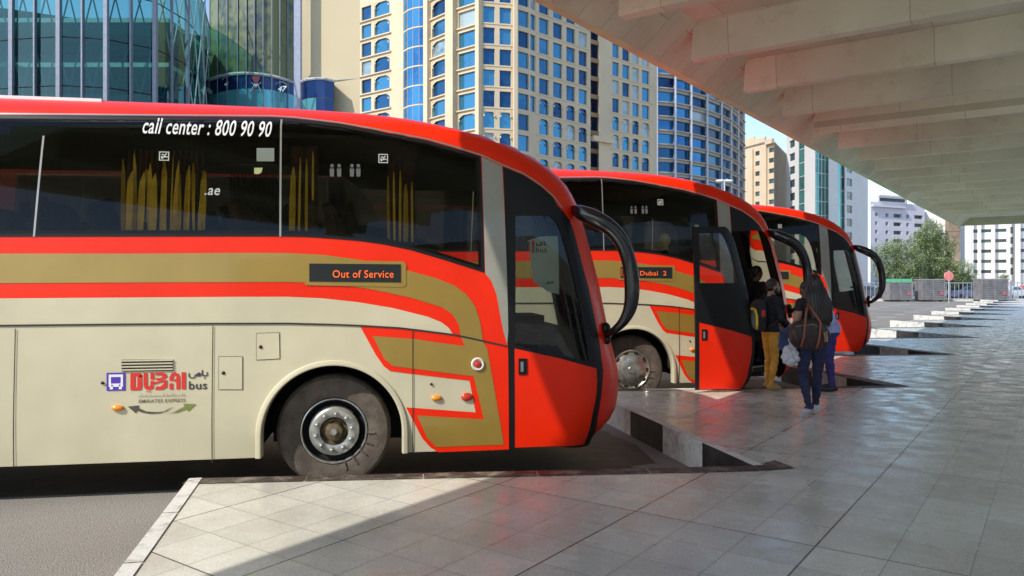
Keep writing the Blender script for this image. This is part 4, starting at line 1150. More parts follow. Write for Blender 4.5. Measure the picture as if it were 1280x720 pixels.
for i in range(4):
    a, b = Wp(*bp[i]), Wp(*bp[i + 1])
    for z0, z1, g in ((ROAD, 18.9, NAVY if i > 1 else SKYG), (18.95, 20.6, NAVY)):
        mb = MB(); mb.face([(a.x, a.y, z0), (b.x, b.y, z0), (b.x, b.y, z1), (a.x, a.y, z1)]); nb.part('bay_window', mb, g)
mb = MB(); 
for i in range(4):
    a, b = Wp(*bp[i]), Wp(*bp[i + 1]); mb.tube([(a.x, a.y, 20.7), (b.x, b.y, 20.7)], .14, 6)
mb.face([tuple(Wp(x, D, 20.8)) for x, D in bp] + [tuple(Wp(417, 74, 20.8)), tuple(Wp(377, 74.5, 20.8))])
nb.part('bay_top', mb, mat('ledge_grey', (.45, .45, .46)))
def flat_text(body, m, at, h, parent, name='emblem'):
    cu = bpy.data.curves.new(name, 'FONT'); cu.body = body; cu.size = h; cu.shear = .3; cu.offset = .02; cu.extrude = .01
    t = bpy.data.objects.new(name, cu); COL.objects.link(t); bpy.context.view_layer.update()
    me = bpy.data.meshes.new_from_object(t.evaluated_get(bpy.context.evaluated_depsgraph_get())); COL.objects.unlink(t); bpy.data.objects.remove(t)
    me.materials.clear(); me.materials.append(m); me.transform(Matrix.Translation(Vector(at)) @ Matrix.Rotation(R(90), 4, 'X')); me.name = name
    o = bpy.data.objects.new(name, me); COL.objects.link(o); o.parent = parent; return o
for x, y, D in ((280, 109, 76.6), (347, 115, 75.4)):
    p = Wp(x, D - .25, 1.6 + (352 - y) / F * D); flat_text('47', WHITE, nb.L(p), .75, nb.root)
    mb = MB()
    for k in range(11):
        a = R(20 + k * 14); mb.box(p + Vector((.35 - math.cos(a) * .55, 0, .55 + math.sin(a) * .38)), (.07, .03, .07))
    nb.part('emblem_dots', mb, mat('dot_grey', (.25, .3, .45), .6))
p = Wp(320, 74.7, 1.6 + (352 - 108) / F * 74.7); mb = MB()
mb.mi = 0; mb.face([p + Vector((-.45, 0, 1.0)), p + Vector((.45, 0, 1.0)), p + Vector((.18, 0, .35)), p + Vector((-.18, 0, .35))])
mb.mi = 1
for sg in (-1, 1):
    mb.tube([p + Vector((sg * .1, -.03, .3)), p + Vector((sg * .5, -.03, -.5))], .035, 5); mb.tube([p + Vector((sg * .5, -.03, .4)), p + Vector((-sg * .1, -.03, -.1))], .03, 5)
mb.ell(p + Vector((0, -.03, .1)), (.14, .04, .14)); nb.part('emblem_figure', mb, [mat('emblem_red', (.25, .03, .05), .6), mat('emblem_pale', (.5, .5, .55), .6)])

# ------------------------------------------------------------------ street furniture beyond the buses
mb = MB(); mb.tube([(0, 0, 0), (0, 0, 5), (0, 0, 10.2)], [.11, .08, .06], 10); lampo = empty('street_lamp', (Wp(905.5, 62).x, 62, ROAD)); tag(lampo, 'white double-headed street lamp rising behind the second coach', 'street lamp')
GALV = mat('galvanised', (.55, .56, .56), .45, metal=.4)
mb.build('pole', GALV, lampo)
mb = MB(); mb.tube([(-.45, 0, 10.0), (-.25, 0, 10.25), (0, 0, 10.2), (.25, 0, 10.25), (.45, 0, 10.0)], .04, 8); mb.build('arm', GALV, lampo)
for sg in (-1, 1):
    mb = MB(); mb.ell((sg * .38, 0, 10.12), (.34, .16, .10)); mb.build('lamp_head', WHITE, lampo, smooth=True)
# waste containers
SLAT = mat('slatted_grey', (.22, .21, .21), .6, metal=.2, var=.25, scale=2)
def container(x, D, w, h, label, lid):
    r = empty('waste_container', (Wp(x, D).x, D, ROAD)); tag(r, label, 'waste container', 'waste containers along the far kerb')
    mb = MB(); mb.box((0, 0, h / 2 + .1), (w, 1.4, h - .1))
    for i in range(9): mb.box((0, -.73, .25 + (h - .35) * i / 8), (w, .06, (h - .3) / 16))
    for i in range(3): mb.box((-w / 2 + w * i / 2, -.76, h / 2 + .1), (.09, .08, h - .1))
    mb.build('ribbed_box', SLAT, r)
    mb = MB(); mb.box((0, 0, h + .1), (w + .1, 1.5, .08 if not lid else .30)); mb.build('lid', mat('lid_green', (.10, .42, .22), .6) if lid else mat('lid_grey', (.3, .3, .3), .6), r)
    for sx in (-1, 1):
        mb = MB(); mb.lathe([(0, -.05), (.1, -.05), (.1, .05), (0, .05)], (sx * w * .4, -.5, .1), n=16); mb.build('wheel', RUBBER, r)
    mb = MB(); mb.box((w * .36, -.78, h * .4), (.25, .02, .3)); mb.build('reflector', mat('pinkish', (.5, .1, .14), .5), r)
container(1121, 72.5, 2.05, 1.9, 'grey slatted waste container with a green lid by the far kerb', True)
container(1161.5, 72.5, 2.05, 2.0, 'grey slatted waste container between the green-lidded one and the round sign', False)
container(1237.5, 72.5, 2.4, 2.05, 'grey slatted waste container farthest right, in front of the white block', False)
sg = empty('road_sign', (Wp(1186, 66).x, 66, ROAD)); tag(sg, 'round pink-red road sign on a thin pole before the parked cars', 'road sign')
mb = MB(); mb.tube([(0, 0, 0), (0, 0, 2.9)], .035, 8); mb.build('pole', GALV, sg)
mb = MB(); mb.mi = 0; mb.lathe([(0, -.03), (.40, -.03), (.42, -.01), (.42, .01), (0, .01)], (0, 0, 2.38), n=32); mb.build('sign_disc', [mat('sign_pink', (.62, .20, .18), .5), mat('sign_pale', (.66, .42, .38), .5)], sg)
# fence
fe = empty('fence', (30, 76, ROAD)); tag(fe, 'grey metal railing fence behind the waste containers', 'fence')
mb = MB()
for i in range(150): mb.box((-8 + i * .42, 0, .95), (.05, .04, 1.7))
mb.box((22, 0, 1.78), (62, .06, .08)); mb.box((22, 0, .2), (62, .06, .08)); mb.build('railing', mat('fence_grey', (.30, .32, .38), .5), fe)
for i in range(21):
    mb = MB(); mb.box((-8 + i * 3.1, 0, 1.0), (.12, .12, 2.0)); mb.build('post', mat('fence_post', (.28, .29, .32), .5), fe)
# cars
def car(x, D, rz, col, label, van=False):
    r = empty('parked_car', tuple(Wp(x, D, ROAD)), R(rz)); tag(r, label, 'van' if van else 'car', 'vehicles parked beyond the fence')
    L_, W_, H_ = (4.9, 1.9, 2.1) if van else (4.4, 1.75, 1.45); pm = mat('car_' + str(col), col, .3, coat=.6)
    prof = [(-L_ / 2, .35), (-L_ / 2, .85), (-L_ / 2 + .1, 1.0), (-L_ * .30 if not van else -L_ / 2 + .15, 1.05 if not van else 1.5), (-L_ * .20 if not van else -L_ / 2 + .3, H_), (L_ * .10 if not van else L_ * .22, H_), (L_ * .27 if not van else L_ * .38, .98 if not van else 1.1), (L_ / 2 - .1, .80), (L_ / 2, .6), (L_ / 2, .35)]
    mb = MB(); n = len(prof)
    ins = lambda z: W_ / 2 - max(0, (z - .9)) * .25
    A_ = [(x_, -ins(z), z) for x_, z in prof]; B_ = [(x_, ins(z), z) for x_, z in prof]
    mb.face(A_); mb.face(B_[::-1])
    for i in range(n): mb.face([A_[i], A_[(i + 1) % n], B_[(i + 1) % n], B_[i]])
    b = mb.build('body', pm, r); b.modifiers.new('b', 'BEVEL').width = .05
    for s_ in (-1, 1):
        mb = MB(); z0, z1 = (.98, H_ - .12)
        q = [(-L_ * .26 if not van else -L_ * .4, z0 + .05), (-L_ * .18 if not van else -L_ * .38, z1), (L_ * .09 if not van else L_ * .2, z1), (L_ * .2 if not van else L_ * .33, z0 + .05)]
        mb.face([(x_, s_ * (ins(z) + .012), z) for x_, z in q]); mb.build('side_window', DGLASS, r)
        for fx in (-.32, .32):
            mb = MB(); mb.lathe([(0, -.1), (.2, -.11), (.32, -.09), (.32, .09), (0, .09)], (fx * L_, s_ * (W_ / 2 - .08), .32), n=20); mb.build('wheel', RUBBER, r)
    mb = MB(); z0 = H_ - .1
    mb.face([(L_ * .12 if not van else L_ * .235, y * (ins(z0)) * .9, z0) for y in (-1, 1)] + [(L_ * .26 if not van else L_ * .37, y * ins(1.0) * .9, 1.05 if not van else 1.18) for y in (1, -1)]); mb.v = [(a + .03, b, c + .02) for a, b, c in mb.v]; mb.build('windscreen', DGLASS, r)
car(1078, 82, 12, (.12, .14, .2), 'dark blue parked car leftmost behind the fence, seen through the mirror arm')
car(1143, 80, 8, (.75, .74, .72), 'white parked car between the green-lidded container and the next one')
car(1172, 86, 175, (.72, .72, .72), 'white parked car farther back behind the round road sign')
car(1200, 80, -6, (.7, .7, .7), 'white van parked right of the round road sign', True)
car(1214, 79, -6, (.10, .12, .2), 'dark parked car between the white van and the rightmost container')
car(1262, 82, 30, (.78, .78, .77), 'white parked car just right of the rightmost container')
car(1284, 84, 10, (.5, .06, .04), 'red parked car at the right edge of the photo')
car(1100, 84, 170, (.2, .22, .25), 'grey parked car left of the green-lidded container')

# ------------------------------------------------------------------ trees
LEAF = [mat('leaf_a', (.33, .41, .19), .6, var=.25, scale=1), mat('leaf_b', (.24, .31, .13), .6, var=.25, scale=1), mat('leaf_c', (.40, .47, .25), .6, var=.25, scale=1)]
BARK = mat('bark', (.12, .09, .06), .9, var=.3)
def tree(x, D, h, lobes, label, n=900, seed=1, name='weeping_tree', droop=1.5):
    rnd = random.Random(seed)
    r = empty(name, tuple(Wp(x, D, ROAD))); tag(r, label, 'tree' if name != 'shrub' else 'shrub', 'trees beyond the fence' if name != 'shrub' else None)
    mb = MB()
    if h > 3:
        mb.tube([(0, 0, 0), (.1, 0, h * .25), (0, .1, h * .5)], [.28, .2, .14], 10)
    else: mb.tube([(0, 0, 0), (0, 0, h * .5)], [.06, .03], 6)
    for (lx, ly, lz, rx, ry, rz_) in lobes:
        mb.tube([(0, 0, h * .3), (lx * .5, ly * .5, (h * .3 + lz) / 2 + .3), (lx, ly, lz)], [.13 * h / 8, .08 * h / 8, .03], 6)
    mb.build('trunk', BARK, r)
    mb = MB()
    for (lx, ly, lz, rx, ry, rz_) in lobes:
        k = int(n * rx * rz_ / 3)
        for _ in range(k):
            while True:
                u = Vector((rnd.uniform(-1, 1), rnd.uniform(-1, 1), rnd.uniform(-1, 1)))
                if .25 < u.length < 1: break
            u = u.normalized() * (u.length ** .45)
            bump = .78 + .3 * math.sin(u.x * 5 + lx * 3) * math.cos(u.z * 6 + u.y * 4)
            c = Vector((lx + u.x * rx * bump, ly + u.y * ry * bump, lz + u.z * rz_ * bump))
            L_ = rnd.uniform(.3, 1.0) * droop; dx, dy = rnd.uniform(-.25, .25), rnd.uniform(-.25, .25)
            mb.mi = rnd.choices((0, 1, 2), (4, 3 + 3 * (math.sin(u.x * 7 + u.z * 5) > 0), 3 + 3 * (u.z > .2)))[0]
            m = 7
            for i in range(m):
                t = i / m; p = c + Vector((dx * t, dy * t, -L_ * t + .15 * math.sin(t * 3)))
                a = rnd.uniform(0, 6.283); sz = rnd.uniform(.09, .17) * (h / 8) ** .5
                d1 = Vector((math.cos(a), math.sin(a), rnd.uniform(-.9, .3))).normalized() * sz; d2 = Vector((-d1.y, d1.x, rnd.uniform(-.3, .3) * sz)) * .42
                mb.face([p - d2 * .5, p + d1 * .5 - d2, p + d1, p + d1 * .5 + d2])
    mb.build('crown', LEAF, r)
tree(1122, 78, 6.6, [(-1.3, 0, 4.4, 1.6, 1.6, 1.9), (1.2, 0, 4.2, 1.7, 1.6, 1.9), (0, .5, 5.6, 1.3, 1.4, 1.2), (-.3, -.4, 2.8, 2.4, 1.5, 1.5), (1.9, 0, 2.7, 1.2, 1.3, 1.4)], 'pale green weeping tree at the left behind the green-lidded container', 1100, 3)
tree(1163, 80, 9, [(0, 0, 7.0, 1.6, 1.7, 1.9), (-1.1, 0, 5.6, 1.5, 1.5, 1.8), (1.3, .2, 5.4, 1.5, 1.5, 2.2), (0, -.5, 3.4, 2.6, 1.7, 1.9), (1.6, 0, 3.0, 1.2, 1.2, 1.6)], 'tallest weeping tree, in the middle, reaching the canopy edge', 1200, 5)
tree(1203, 79, 5, [(0, 0, 3.1, 1.5, 1.3, 1.3), (-.4, 0, 2.1, 1.5, 1.2, 1.1), (.7, 0, 2.0, 1.0, 1.0, .8)], 'low dark green tree at the right below the brown column', 1400, 9, droop=.5)
tree(1255, 77.5, 2.9, [(0, 0, 2.3, .55, .5, .42)], 'small round shrub above the rightmost container', 3000, 11, 'shrub', .15)

# notice panel behind the glass of the nearest coach's door
d0 = [c for c in coaches[0].children if c.name.startswith('door') and not c.data][0]
npn = sheet('notice_panel', mat('notice_cream', (.62, .62, .50), .6), d0, T((661, 300), (676, 295), (701, 293.5), (701, 368), (686, 364), (668, 352)), (), -.05)
sheet('notice_mark', LRED, npn, T((661.5, 301), (663.5, 301), (663.5, 314), (661.5, 314)), (), -.046)
sheet('notice_mark', LRED, npn, T((666, 300), (669, 300), (669, 315.5), (666, 315.5)), (), -.046)
(xa, za), (xb, zb_) = T((671, 315), (685, 308)); text('notice_lettering', 'bus', LDARK, npn, (xa, za), zb_ - za, xb - xa, 0, .01, -.046)
AR = [ribbon(T((672, 303), (672, 305.5), (676, 306), (679, 305), (679, 302.5), (676, 302.5)), .014), ribbon(T((682, 300.5), (682, 305.5), (685, 305)), .014)]
decal('notice_lettering', LDARK, npn, AR, -.046)
decal('notice_arrow', LGREEN, npn, [T((683, 354), (688, 351), (688, 352.3), (694.5, 350.5), (692.5, 355), (690, 354), (686, 355.5))], -.046)

# ------------------------------------------------------------------ people
def ruffle(o, fn):
    ns = [v.normal.copy() for v in o.data.vertices]
    for v, n in zip(o.data.vertices, ns): v.co += n * fn(v.co)
SKIN = mat('skin_tan', (.36, .20, .13), .55, var=.06, scale=9); SKIN_D = mat('skin_brown', (.20, .10, .06), .55, var=.06, scale=9)
HAIR = mat('black_hair', (.022, .013, .010), .38, var=.4, scale=30)
def cloth(name, c): return mat(name, c, .85, var=.22, scale=7, bump=.5, bscale=14)
def seglen(p, a, b):
    a, b = Vector(a), Vector(b); t = max(0, min(1, (p - a).dot(b - a) / (b - a).length_squared)); return (p - a.lerp(b, t)).length
def person(loc, yaw, k, J, label, mats, colour, group=None, girth=1.0, nose_fwd=True, name='person'):
    """J: joints; one skin grown round the whole figure, colour(p) -> material index"""
    root = empty(name, loc, yaw); tag(root, label, 'person', group); root.scale = (k, k, k)
    mb = MB(); V3 = Vector
    pel, wst, chs, nck, hd = (V3(J[n]) for n in ('pelvis', 'waist', 'chest', 'neck', 'head'))
    g = girth
    mb.tube([pel + V3((0, 0, -.10)), pel + V3((0, 0, -.03)), pel + V3((0, 0, .05)), wst, (wst + chs) / 2, chs, chs.lerp(nck, .45), chs.lerp(nck, .8), nck],
            [(.09, .13), (.125 * g, .165 * g), (.115 * g, .155 * g), (.095 * g, .135 * g), (.11 * g, .15 * g), (.12 * g, .17 * g), (.105, .175), (.075, .12), (.055, .06)], 20)
    mb.tube([nck + V3((0, 0, -.04)), nck.lerp(hd, .6)], [.058, .055], 14)
    f = V3(J.get('face', (0, 1, 0))).normalized(); rgt = f.cross(V3((0, 0, 1))).normalized(); up = rgt.cross(f)
    M = Matrix((rgt, f, up)).transposed()
    mb.ell(hd + up * .015, (.074, .094, .112), 20, 14, M=M); mb.ell(hd + f * .035 - up * .06, (.052, .055, .058), 16, 10, M=M)
    mb.ell(hd + f * .098 - up * .012, (.013, .020, .024), 8, 6, M=M); mb.ell(hd + f * .09 - up * .045, (.024, .012, .010), 8, 6, M=M); mb.ell(hd + f * .085 + up * .025, (.05, .012, .010), 10, 6, M=M)
    for sg in (-1, 1): mb.ell(hd + rgt * sg * .076 - up * .005, (.010, .020, .030), 8, 6, M=M)
    for sd in ('l', 'r'):
        sh, el, wr = V3(J['sh' + sd]), V3(J['el' + sd]), V3(J['wr' + sd]); hp, kn, an = V3(J['hp' + sd]), V3(J['kn' + sd]), V3(J['an' + sd])
        sgn = -1 if sd == 'l' else 1
        mb.tube([chs.lerp(nck, .5), sh], [.08, .062], 12)
        mb.ell(sh, (.062, .062, .062)); mb.tube([sh, sh.lerp(el, .5), el], [.058 * g, .050 * g, .040], 14); mb.tube([el, el.lerp(wr, .35), wr], [.041, .040, .026], 14); mb.ell(el, (.041,) * 3)
        mb.tube([hp, hp.lerp(kn, .4), kn], [.092 * g, .080 * g, .056], 16); mb.ell(kn, (.056,) * 3); mb.tube([kn, kn.lerp(an, .35), an], [.056, .056 * g, .036], 14)
        # hand
        hdv = (wr - el).normalized(); side = hdv.cross(V3((0, 1, 0))); side = side.normalized() if side.length > .1 else V3((1, 0, 0)); pn = hdv.cross(side)
        pc = wr + hdv * .05
        Mh = Matrix((pn, side, hdv)).transposed(); mb.ell(pc, (.040, .016, .052), 12, 8, M=Mh)
        for q, (o_, ln) in enumerate(((-.030, .060), (-.010, .072), (.010, .068), (.029, .052))):
            b0 = pc + hdv * .035 + pn * o_; mb.tube([b0, b0 + hdv * ln * .5 + side * .008, b0 + hdv * ln * .85 + side * .028], [.0095, .009, .007], 8)
        b0 = pc - pn * .034; mb.tube([b0, b0 - pn * .022 + hdv * .025 + side * .01, b0 - pn * .026 + hdv * .055 + side * .02], [.011, .010, .008], 8)
        # foot
        fd = V3(J.get('ft' + sd, (0, 1, 0))).normalized()
        mb.tube([an - fd * .05 + V3((0, 0, -.04)), an + fd * .05 + V3((0, 0, -.045)), an + fd * .17 + V3((0, 0, -.055))], [(.036, .042), (.044, .046), (.028, .036)], 12)
        mb.ell(an - fd * .03 + V3((0, 0, -.035)), (.042, .05, .04))
    o = mb.build('tmp', mats, None)
    md = o.modifiers.new('r', 'REMESH'); md.mode = 'VOXEL'; md.voxel_size = .0075; md.use_smooth_shade = True
    m2 = o.modifiers.new('s', 'SMOOTH'); m2.iterations = 4; m2.factor = .5
    bpy.context.view_layer.update()
    me = bpy.data.meshes.new_from_object(o.evaluated_get(bpy.context.evaluated_depsgraph_get())); bpy.data.objects.remove(o)
    me.name = 'body'; me.materials.clear()
    for m in mats: me.materials.append(m)
    # soft folds in the clothes, colours by place on the body
    rnd = random.Random(int(abs(loc[0]) * 100))
    ph = [rnd.uniform(0, 6) for _ in range(4)]
    NV = [v.normal.copy() for v in me.vertices]
    for v, vn in zip(me.vertices, NV):
        c = colour(v.co)
        if c in J.get('fold', (1, 2)):
            kz = math.sin(v.co.z * 55 + v.co.x * 22 + ph[0]) * math.sin(v.co.x * 40 + v.co.y * 31 + ph[1]) + .6 * math.sin(v.co.z * 90 + v.co.y * 50 + ph[2])
            v.co += vn * .0035 * kz
    idx = [colour(p.center) for p in me.polygons]; me.polygons.foreach_set('material_index', idx); me.polygons.foreach_set('use_smooth', [True] * len(idx))
    b = bpy.data.objects.new('body', me); COL.objects.link(b); b.parent = root
    return root, b, M
def remeshed(mb, name, m, parent, vox=.008, it=4):
    o = mb.build('tmp', m, None); md = o.modifiers.new('r', 'REMESH'); md.mode = 'VOXEL'; md.voxel_size = vox; md.use_smooth_shade = True
    m2 = o.modifiers.new('s', 'SMOOTH'); m2.iterations = it
    bpy.context.view_layer.update(); me = bpy.data.meshes.new_from_object(o.evaluated_get(bpy.context.evaluated_depsgraph_get())); bpy.data.objects.remove(o)
    me.name = name; me.polygons.foreach_set('use_smooth', [True] * len(me.polygons)); b = bpy.data.objects.new(name, me); COL.objects.link(b); b.parent = parent; return b
def base_J(**k):
    J = dict(pelvis=(0, 0, .93), waist=(0, 0, 1.07), chest=(0, 0, 1.27), neck=(0, -.01, 1.43), head=(0, .015, 1.585),
             shl=(-.175, 0, 1.385), shr=(.175, 0, 1.385), ell=(-.225, -.03, 1.11), elr=(.225, -.03, 1.11), wrl=(-.235, .06, .87), wrr=(.235, .06, .87),
             hpl=(-.085, 0, .90), hpr=(.085, 0, .90), knl=(-.095, .02, .49), knr=(.095, .02, .49), anl=(-.10, -.02, .095), anr=(.10, -.02, .095))
    J.update(k); return J
# woman walking away
Jw = base_J(shl=(-.155, 0, 1.37), shr=(.155, 0, 1.37), ell=(-.245, -.06, 1.13), wrl=(-.215, .13, .98), elr=(.205, .02, 1.12), wrr=(.16, .17, .98),
            knl=(-.11, .04, .50), anl=(-.135, -.16, .16), ftl=(-.2, .8, -.55), knr=(.085, .05, .49), anr=(.085, .10, .095), ftr=(.1, 1, 0), head=(.01, .02, 1.58), face=(-.2, 1, -.05))
def col_w(p):
    if p.z < .12 or (p.y < -.08 and p.z < .17 and p.z < .25 + p.y): return 3
    if p.z < .93 and abs(p.x) < .21: return 2
    a = min(seglen(p, Jw['shl'], Jw['ell']), seglen(p, Jw['shr'], Jw['elr'])); f = min(seglen(p, Jw['ell'], Jw['wrl']), seglen(p, Jw['elr'], Jw['wrr']))
    if p.z > 1.44 and abs(p.x) < .1: return 0
    if f < .06 and abs(p.x) > .14: return 0
    if a < .07 and abs(p.x) > .17 and p.z < 1.27: return 0
    if abs(p.x) > .21 and p.z < 1.25: return 0
    return 1
wl = Wp(1016, 9.05)
wo, wb_, Mw = person((wl.x, wl.y, 0), R(6), .985, Jw, 'woman with long dark hair seen from behind, black top and navy jeans, carrying a handbag', [SKIN, cloth('black_top', (.012, .012, .014)), cloth('navy_jeans', (.018, .022, .06)), mat('grey_sneaker', (.55, .55, .57), .6)], col_w, girth=1.06)
mb = MB(); h = Vector((.01, .02, 1.585))
mb.ell(h + Vector((0, -.015, .02)), (.092, .105, .122), 20, 14)
mb.tube([h + Vector((0, -.03, .02)), h + Vector((.005, -.085, -.12)), h + Vector((.03, -.12, -.28)), h + Vector((.045, -.135, -.42)), h + Vector((.05, -.13, -.52))], [(.078, .10), (.062, .145), (.056, .165), (.045, .14), (.015, .07)], 18)
ho = remeshed(mb, 'hair', HAIR, wo, .01)
ruffle(ho, lambda c: (.005 * math.sin(c.x * 190 + c.z * 5) + .003 * math.sin(c.x * 410)) if c.y < .03 else 0)
# her things
def at(root, p): return Matrix.Translation(root.location) @ root.rotation_euler.to_matrix().to_4x4() @ Matrix.Diagonal((root.scale[0],) * 3 + (1,)) @ Vector(p)
LEA = mat('brown_leather', (.035, .018, .016), .45, var=.3, scale=9, bump=.3); STR = mat('tan_strap', (.30, .085, .04), .5, var=.15)
hbag = empty('handbag', tuple(at(wo, (-.15, -.18, .90))), R(6)); hbag.rotation_euler = (0, R(7), R(6)); hbag.scale = (.86, .86, .9); tag(hbag, 'large dark brown leather handbag with tan straps hanging at the woman\'s back', 'handbag')
mb = MB(); n = 10
prof = [(-.25, .0, .05), (-.27, .10, .07), (-.24, .20, .065), (-.17, .29, .045), (-.10, .315, .03)]
pts = []
mb.tube([(-.27, 0, .07), (-.22, 0, .08), (-.10, 0, .10), (.06, 0, .11), (.17, 0, .09), (.26, 0, .06)], [(.06, .10), (.08, .16), (.085, .20), (.085, .21), (.075, .18), (.05, .11)], 24)
bo = remeshed(mb, 'bag_body', LEA, hbag, .008, 6)
ruffle(bo, lambda c: .004 * math.sin(c.x * 60 + c.z * 30))
for x in (-.12, .10):
    mb = MB(); mb.tube([(x - .02, -.088, -.06), (x, -.095, .08), (x + .005, -.07, .28), (x * .4 - .03, .0, .42), (-.03, .07, .51), (x * .4 - .03, .17, .46)], [(.005, .016)] * 6, 8); mb.build('strap', STR, hbag, smooth=True)
mb = MB(); mb.tube([(-.24, -.06, .19), (0, -.065, .245), (.23, -.05, .16)], .008, 6); mb.build('zip', mat('brass_zip', (.45, .32, .12), .35, metal=.8), hbag)
for x in (.16, .19):
    mb = MB(); mb.tube([(x, -.085, .16), (x + .02, -.1, .08), (x + .015, -.1, .04)], .009, 6); mb.build('tassel', mat('tassel_tan', (.4, .25, .12), .6), hbag)
PLA = mat('plastic_bag_white', (.62, .62, .66), .35, var=.08, scale=10)
pb = empty('plastic_bag', tuple(at(wo, (-.27, .02, .60)))); tag(pb, 'crumpled white plastic bag hanging from the woman\'s left arm', 'plastic bag')
mb = MB(); mb.ell((0, 0, .13), (.105, .075, .13), 20, 14); mb.tube([(0, 0, .2), (.01, .01, .3), (.03, .03, .40)], [.05, .03, .015], 10)
po = remeshed(mb, 'bag_body', PLA, pb, .007, 3)
rnd = random.Random(2)
ruffle(po, lambda c: .007 * (math.sin(c.x * 70 + c.z * 25) + math.sin(c.z * 80 - c.x * 45 + c.y * 60)))
dj = empty('denim_jacket', tuple(at(wo, (-.235, .06, .92)))); tag(dj, 'folded blue denim jacket carried over the woman\'s left forearm', 'jacket')
mb = MB(); mb.tube([(-.05, .04, -.13), (-.055, .03, 0), (-.04, .02, .09), (.02, .01, .125), (.055, 0, .05), (.06, .0, -.10)], [(.03, .10), (.032, .10), (.035, .09), (.035, .085), (.03, .09), (.025, .08)], 14)
jo = remeshed(mb, 'cloth', cloth('denim', (.05, .07, .16)), dj, .008, 4)
ruffle(jo, lambda c: .007 * math.sin(c.x * 50 + c.z * 66 + c.y * 30))
# man with the backpack, turned towards the coach door
Jm = base_J(face=(.30, 1, .10), head=(0, .05, 1.585), knl=(-.10, .03, .49), anl=(-.11, .02, .095), anr=(.10, -.06, .095), elr=(.23, .02, 1.12), wrr=(.17, .22, 1.02), ell=(-.23, .0, 1.12), wrl=(-.19, .20, 1.0))
def col_m(p):
    if p.z < .085: return 3
    if p.z < .90 and abs(p.x) < .215 and p.y < .2: return 2
    if p.z > 1.45 and abs(p.x) < .1: return 0
    if min((p - Vector(Jm['wrr'])).length, (p - Vector(Jm['wrl'])).length) < .03 or (p.y > .19 and abs(p.x) > .12): return 0
    return 1
ml = Wp(963, 11.25)
mo, _, Mm = person((ml.x, ml.y, 0), R(-76), .955, Jm, 'bearded man in a black sweater and mustard trousers boarding the second coach', [SKIN, cloth('black_sweater', (.012, .013, .018)), cloth('mustard_trousers', (.55, .27, .035)), mat('tan_shoe', (.40, .26, .10), .6)], col_m)
def short_hair(root, h, M, beard=True):
    mb = MB(); mb.ell(h + M @ Vector((0, -.018, .042)), (.083, .098, .098), 18, 12, M=M); mb.ell(h + M @ Vector((0, -.04, .0)), (.080, .068, .075), 18, 12, M=M); o = remeshed(mb, 'hair', HAIR, root, .008, 2)
    ruffle(o, lambda c: .004 * math.sin(c.x * 150) * math.sin(c.z * 170 + c.y * 120))
    if beard:
        mb = MB(); mb.ell(h + M @ Vector((0, .045, -.078)), (.058, .05, .045), 14, 10, M=M)
        for sg in (-1, 1): mb.ell(h + M @ Vector((sg * .058, .02, -.045)), (.018, .035, .045), 10, 8, M=M)
        remeshed(mb, 'beard', HAIR, root, .007, 2)
    mb = MB()
    for sg in (-1, 1): mb.ell(h + M @ Vector((sg * .03, .084, .008)), (.012, .008, .007), 8, 6, M=M)
    mb.build('eyes', mat('eye_dark', (.03, .02, .02), .2), root)
    mb = MB()
    for sg in (-1, 1): mb.ell(h + M @ Vector((sg * .03, .09, .028)), (.018, .006, .005), 8, 6, M=M)
    mb.build('eyebrows', HAIR, root)
short_hair(mo, Vector(Jm['head']), Mm)
bp = empty('backpack', tuple(at(mo, (0, -.20, .93))), R(-76)); tag(bp, 'black backpack with a yellow edge and red tag on the bearded man', 'backpack')
BKP = cloth('backpack_black', (.02, .02, .024))
mb = MB(); mb.tube([(0, 0, .0), (0, -.01, .04), (0, -.01, .22), (0, 0, .38), (0, .01, .45)], [(.06, .13), (.10, .155), (.11, .16), (.09, .15), (.04, .09)], 20); remeshed(mb, 'main_pocket', BKP, bp, .008, 3)
mb = MB(); mb.tube([(0, -.11, .02), (0, -.125, .10), (0, -.12, .22), (0, -.10, .28)], [(.03, .10), (.045, .125), (.04, .12), (.02, .08)], 16); remeshed(mb, 'front_pocket', cloth('backpack_grey', (.16, .17, .18)), bp, .008, 3)
mb = MB(); mb.tube([(-.10, -.10, .02), (-.135, -.115, .10), (-.13, -.115, .22), (-.07, -.105, .30), (0, -.10, .315), (.07, -.105, .30), (.13, -.115, .22), (.135, -.115, .10), (.10, -.10, .02)], .019, 8); mb.build('yellow_edge', mat('yellow_edge', (.85, .66, .03), .6), bp, smooth=True)
for sg in (-1, 1):
    mb = MB(); mb.tube([(sg * .09, .06, .42), (sg * .11, .16, .50), (sg * .12, .27, .46), (sg * .13, .34, .33), (sg * .15, .28, .16), (sg * .13, .08, .05)], [(.009, .028)] * 6, 8); mb.build('shoulder_strap', BKP, bp, smooth=True)
mb = MB(); mb.box((.165, -.03, .25), (.012, .06, .10)); mb.build('luggage_tag', mat('tag_red', (.60, .03, .05), .5), bp)
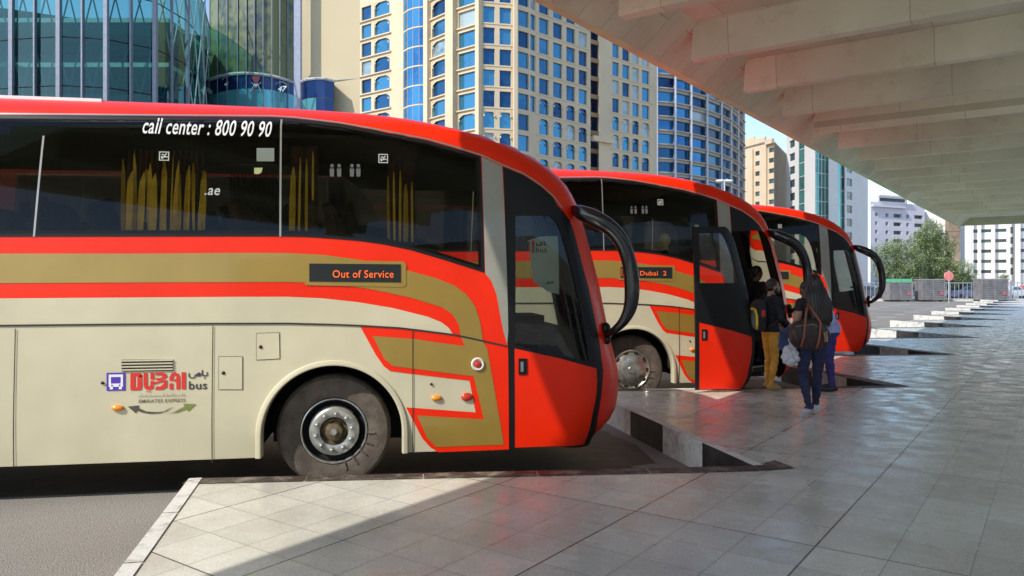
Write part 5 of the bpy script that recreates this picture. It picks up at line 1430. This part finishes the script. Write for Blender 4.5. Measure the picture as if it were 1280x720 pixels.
# man in the pale blue shirt beyond the woman
Jb = base_J(pelvis=(0, -.02, .92), waist=(0, .02, 1.06), chest=(0, .10, 1.24), neck=(0, .19, 1.37), head=(0, .33, 1.50), face=(0, 1, -.45), shl=(-.175, .13, 1.33), shr=(.175, .13, 1.33), ell=(-.23, .16, 1.06), elr=(.23, .16, 1.06), wrl=(-.17, .36, .97), wrr=(.17, .36, .97))
def col_b(p):
    if p.z < .09: return 3
    if p.z < .88 and p.y < .2: return 2
    if (p.z > 1.40 and p.y > .2) or (p - Vector(Jb['wrl'])).length < .04 or (p - Vector(Jb['wrr'])).length < .04 or p.y > .38: return 0
    return 1
bl = Wp(1038, 11.1)
bo_, _, Mb = person((bl.x, bl.y, 0), R(74), .98, Jb, 'man in a pale blue shirt and dark blue trousers half hidden behind the woman', [SKIN_D, cloth('pale_blue_shirt', (.36, .42, .72)), cloth('blue_trousers', (.04, .035, .16)), mat('black_shoe', (.012, .012, .012), .4)], col_b)
short_hair(bo_, Vector(Jb['head']), Mb, False)
# person already inside the doorway of the second coach
cm = Matrix.Translation(coaches[1].location) @ Matrix.Rotation(R(6.5), 4, 'Z')
Jd = base_J(face=(.1, 1, -.1), ell=(-.25, .05, 1.13), wrl=(-.2, .26, 1.15), elr=(.25, .02, 1.12), wrr=(.2, .22, 1.1))
def col_d(p):
    if p.z < .09: return 3
    if p.z < .86 and p.y < .2: return 2
    if p.z > 1.45 and abs(p.x) < .1: return 0
    if p.y > .24: return 0
    return 1
dl = cm @ Vector((2.24, .62, .56))
do_, _, Md = person(tuple(dl), R(-70), .93, Jd, 'dark-haired person in black standing on the entry steps inside the second coach', [SKIN_D, cloth('black_jacket', (.014, .013, .013)), cloth('black_trousers', (.015, .015, .018)), mat('black_shoe', (.012, .012, .012))], col_d)
short_hair(do_, Vector(Jd['head']), Md, False)
mb = MB(); mb.ell(Vector(Jd['head']) + Vector((0, -.11, .05)), (.055, .05, .05)); mb.build('hair_bun', HAIR, do_, smooth=True)
# passenger with a pale headscarf at the second coach's window
Js = base_J(pelvis=(0, 0, .50), waist=(0, -.01, .63), chest=(0, -.01, .83), neck=(0, 0, .99), head=(0, .04, 1.14), face=(.1, 1, -.1), shl=(-.17, 0, .95), shr=(.17, 0, .95), ell=(-.21, .05, .70), elr=(.21, .05, .70), wrl=(-.12, .27, .62), wrr=(.12, .27, .62),
            hpl=(-.09, .02, .48), hpr=(.09, .02, .48), knl=(-.10, .42, .50), knr=(.10, .42, .50), anl=(-.10, .42, .10), anr=(.10, .42, .10))
sc = Wp(828, 12.35); 
so_, _, Ms = person((sc.x, sc.y, ROAD + 1.40), R(-90 + 6.5), 1.0, Js, 'passenger in a pale green headscarf seated at the second coach\'s side window', [SKIN_D, cloth('grey_dress', (.05, .05, .05)), cloth('grey_dress', (.05, .05, .05)), mat('black_shoe', (.012, .012, .012))], lambda p: 0 if p.z > 1.02 else 1)
mb = MB(); hh = Vector(Js['head']); mb.ell(hh + Vector((0, -.015, .03)), (.10, .115, .125)); mb.tube([hh + Vector((0, -.03, -.03)), hh + Vector((0, -.03, -.12)), hh + Vector((0, -.02, -.20))], [(.09, .09), (.09, .10), (.10, .15)], 16)
remeshed(mb, 'headscarf', cloth('scarf_green', (.80, .92, .66)), so_, .009, 3)
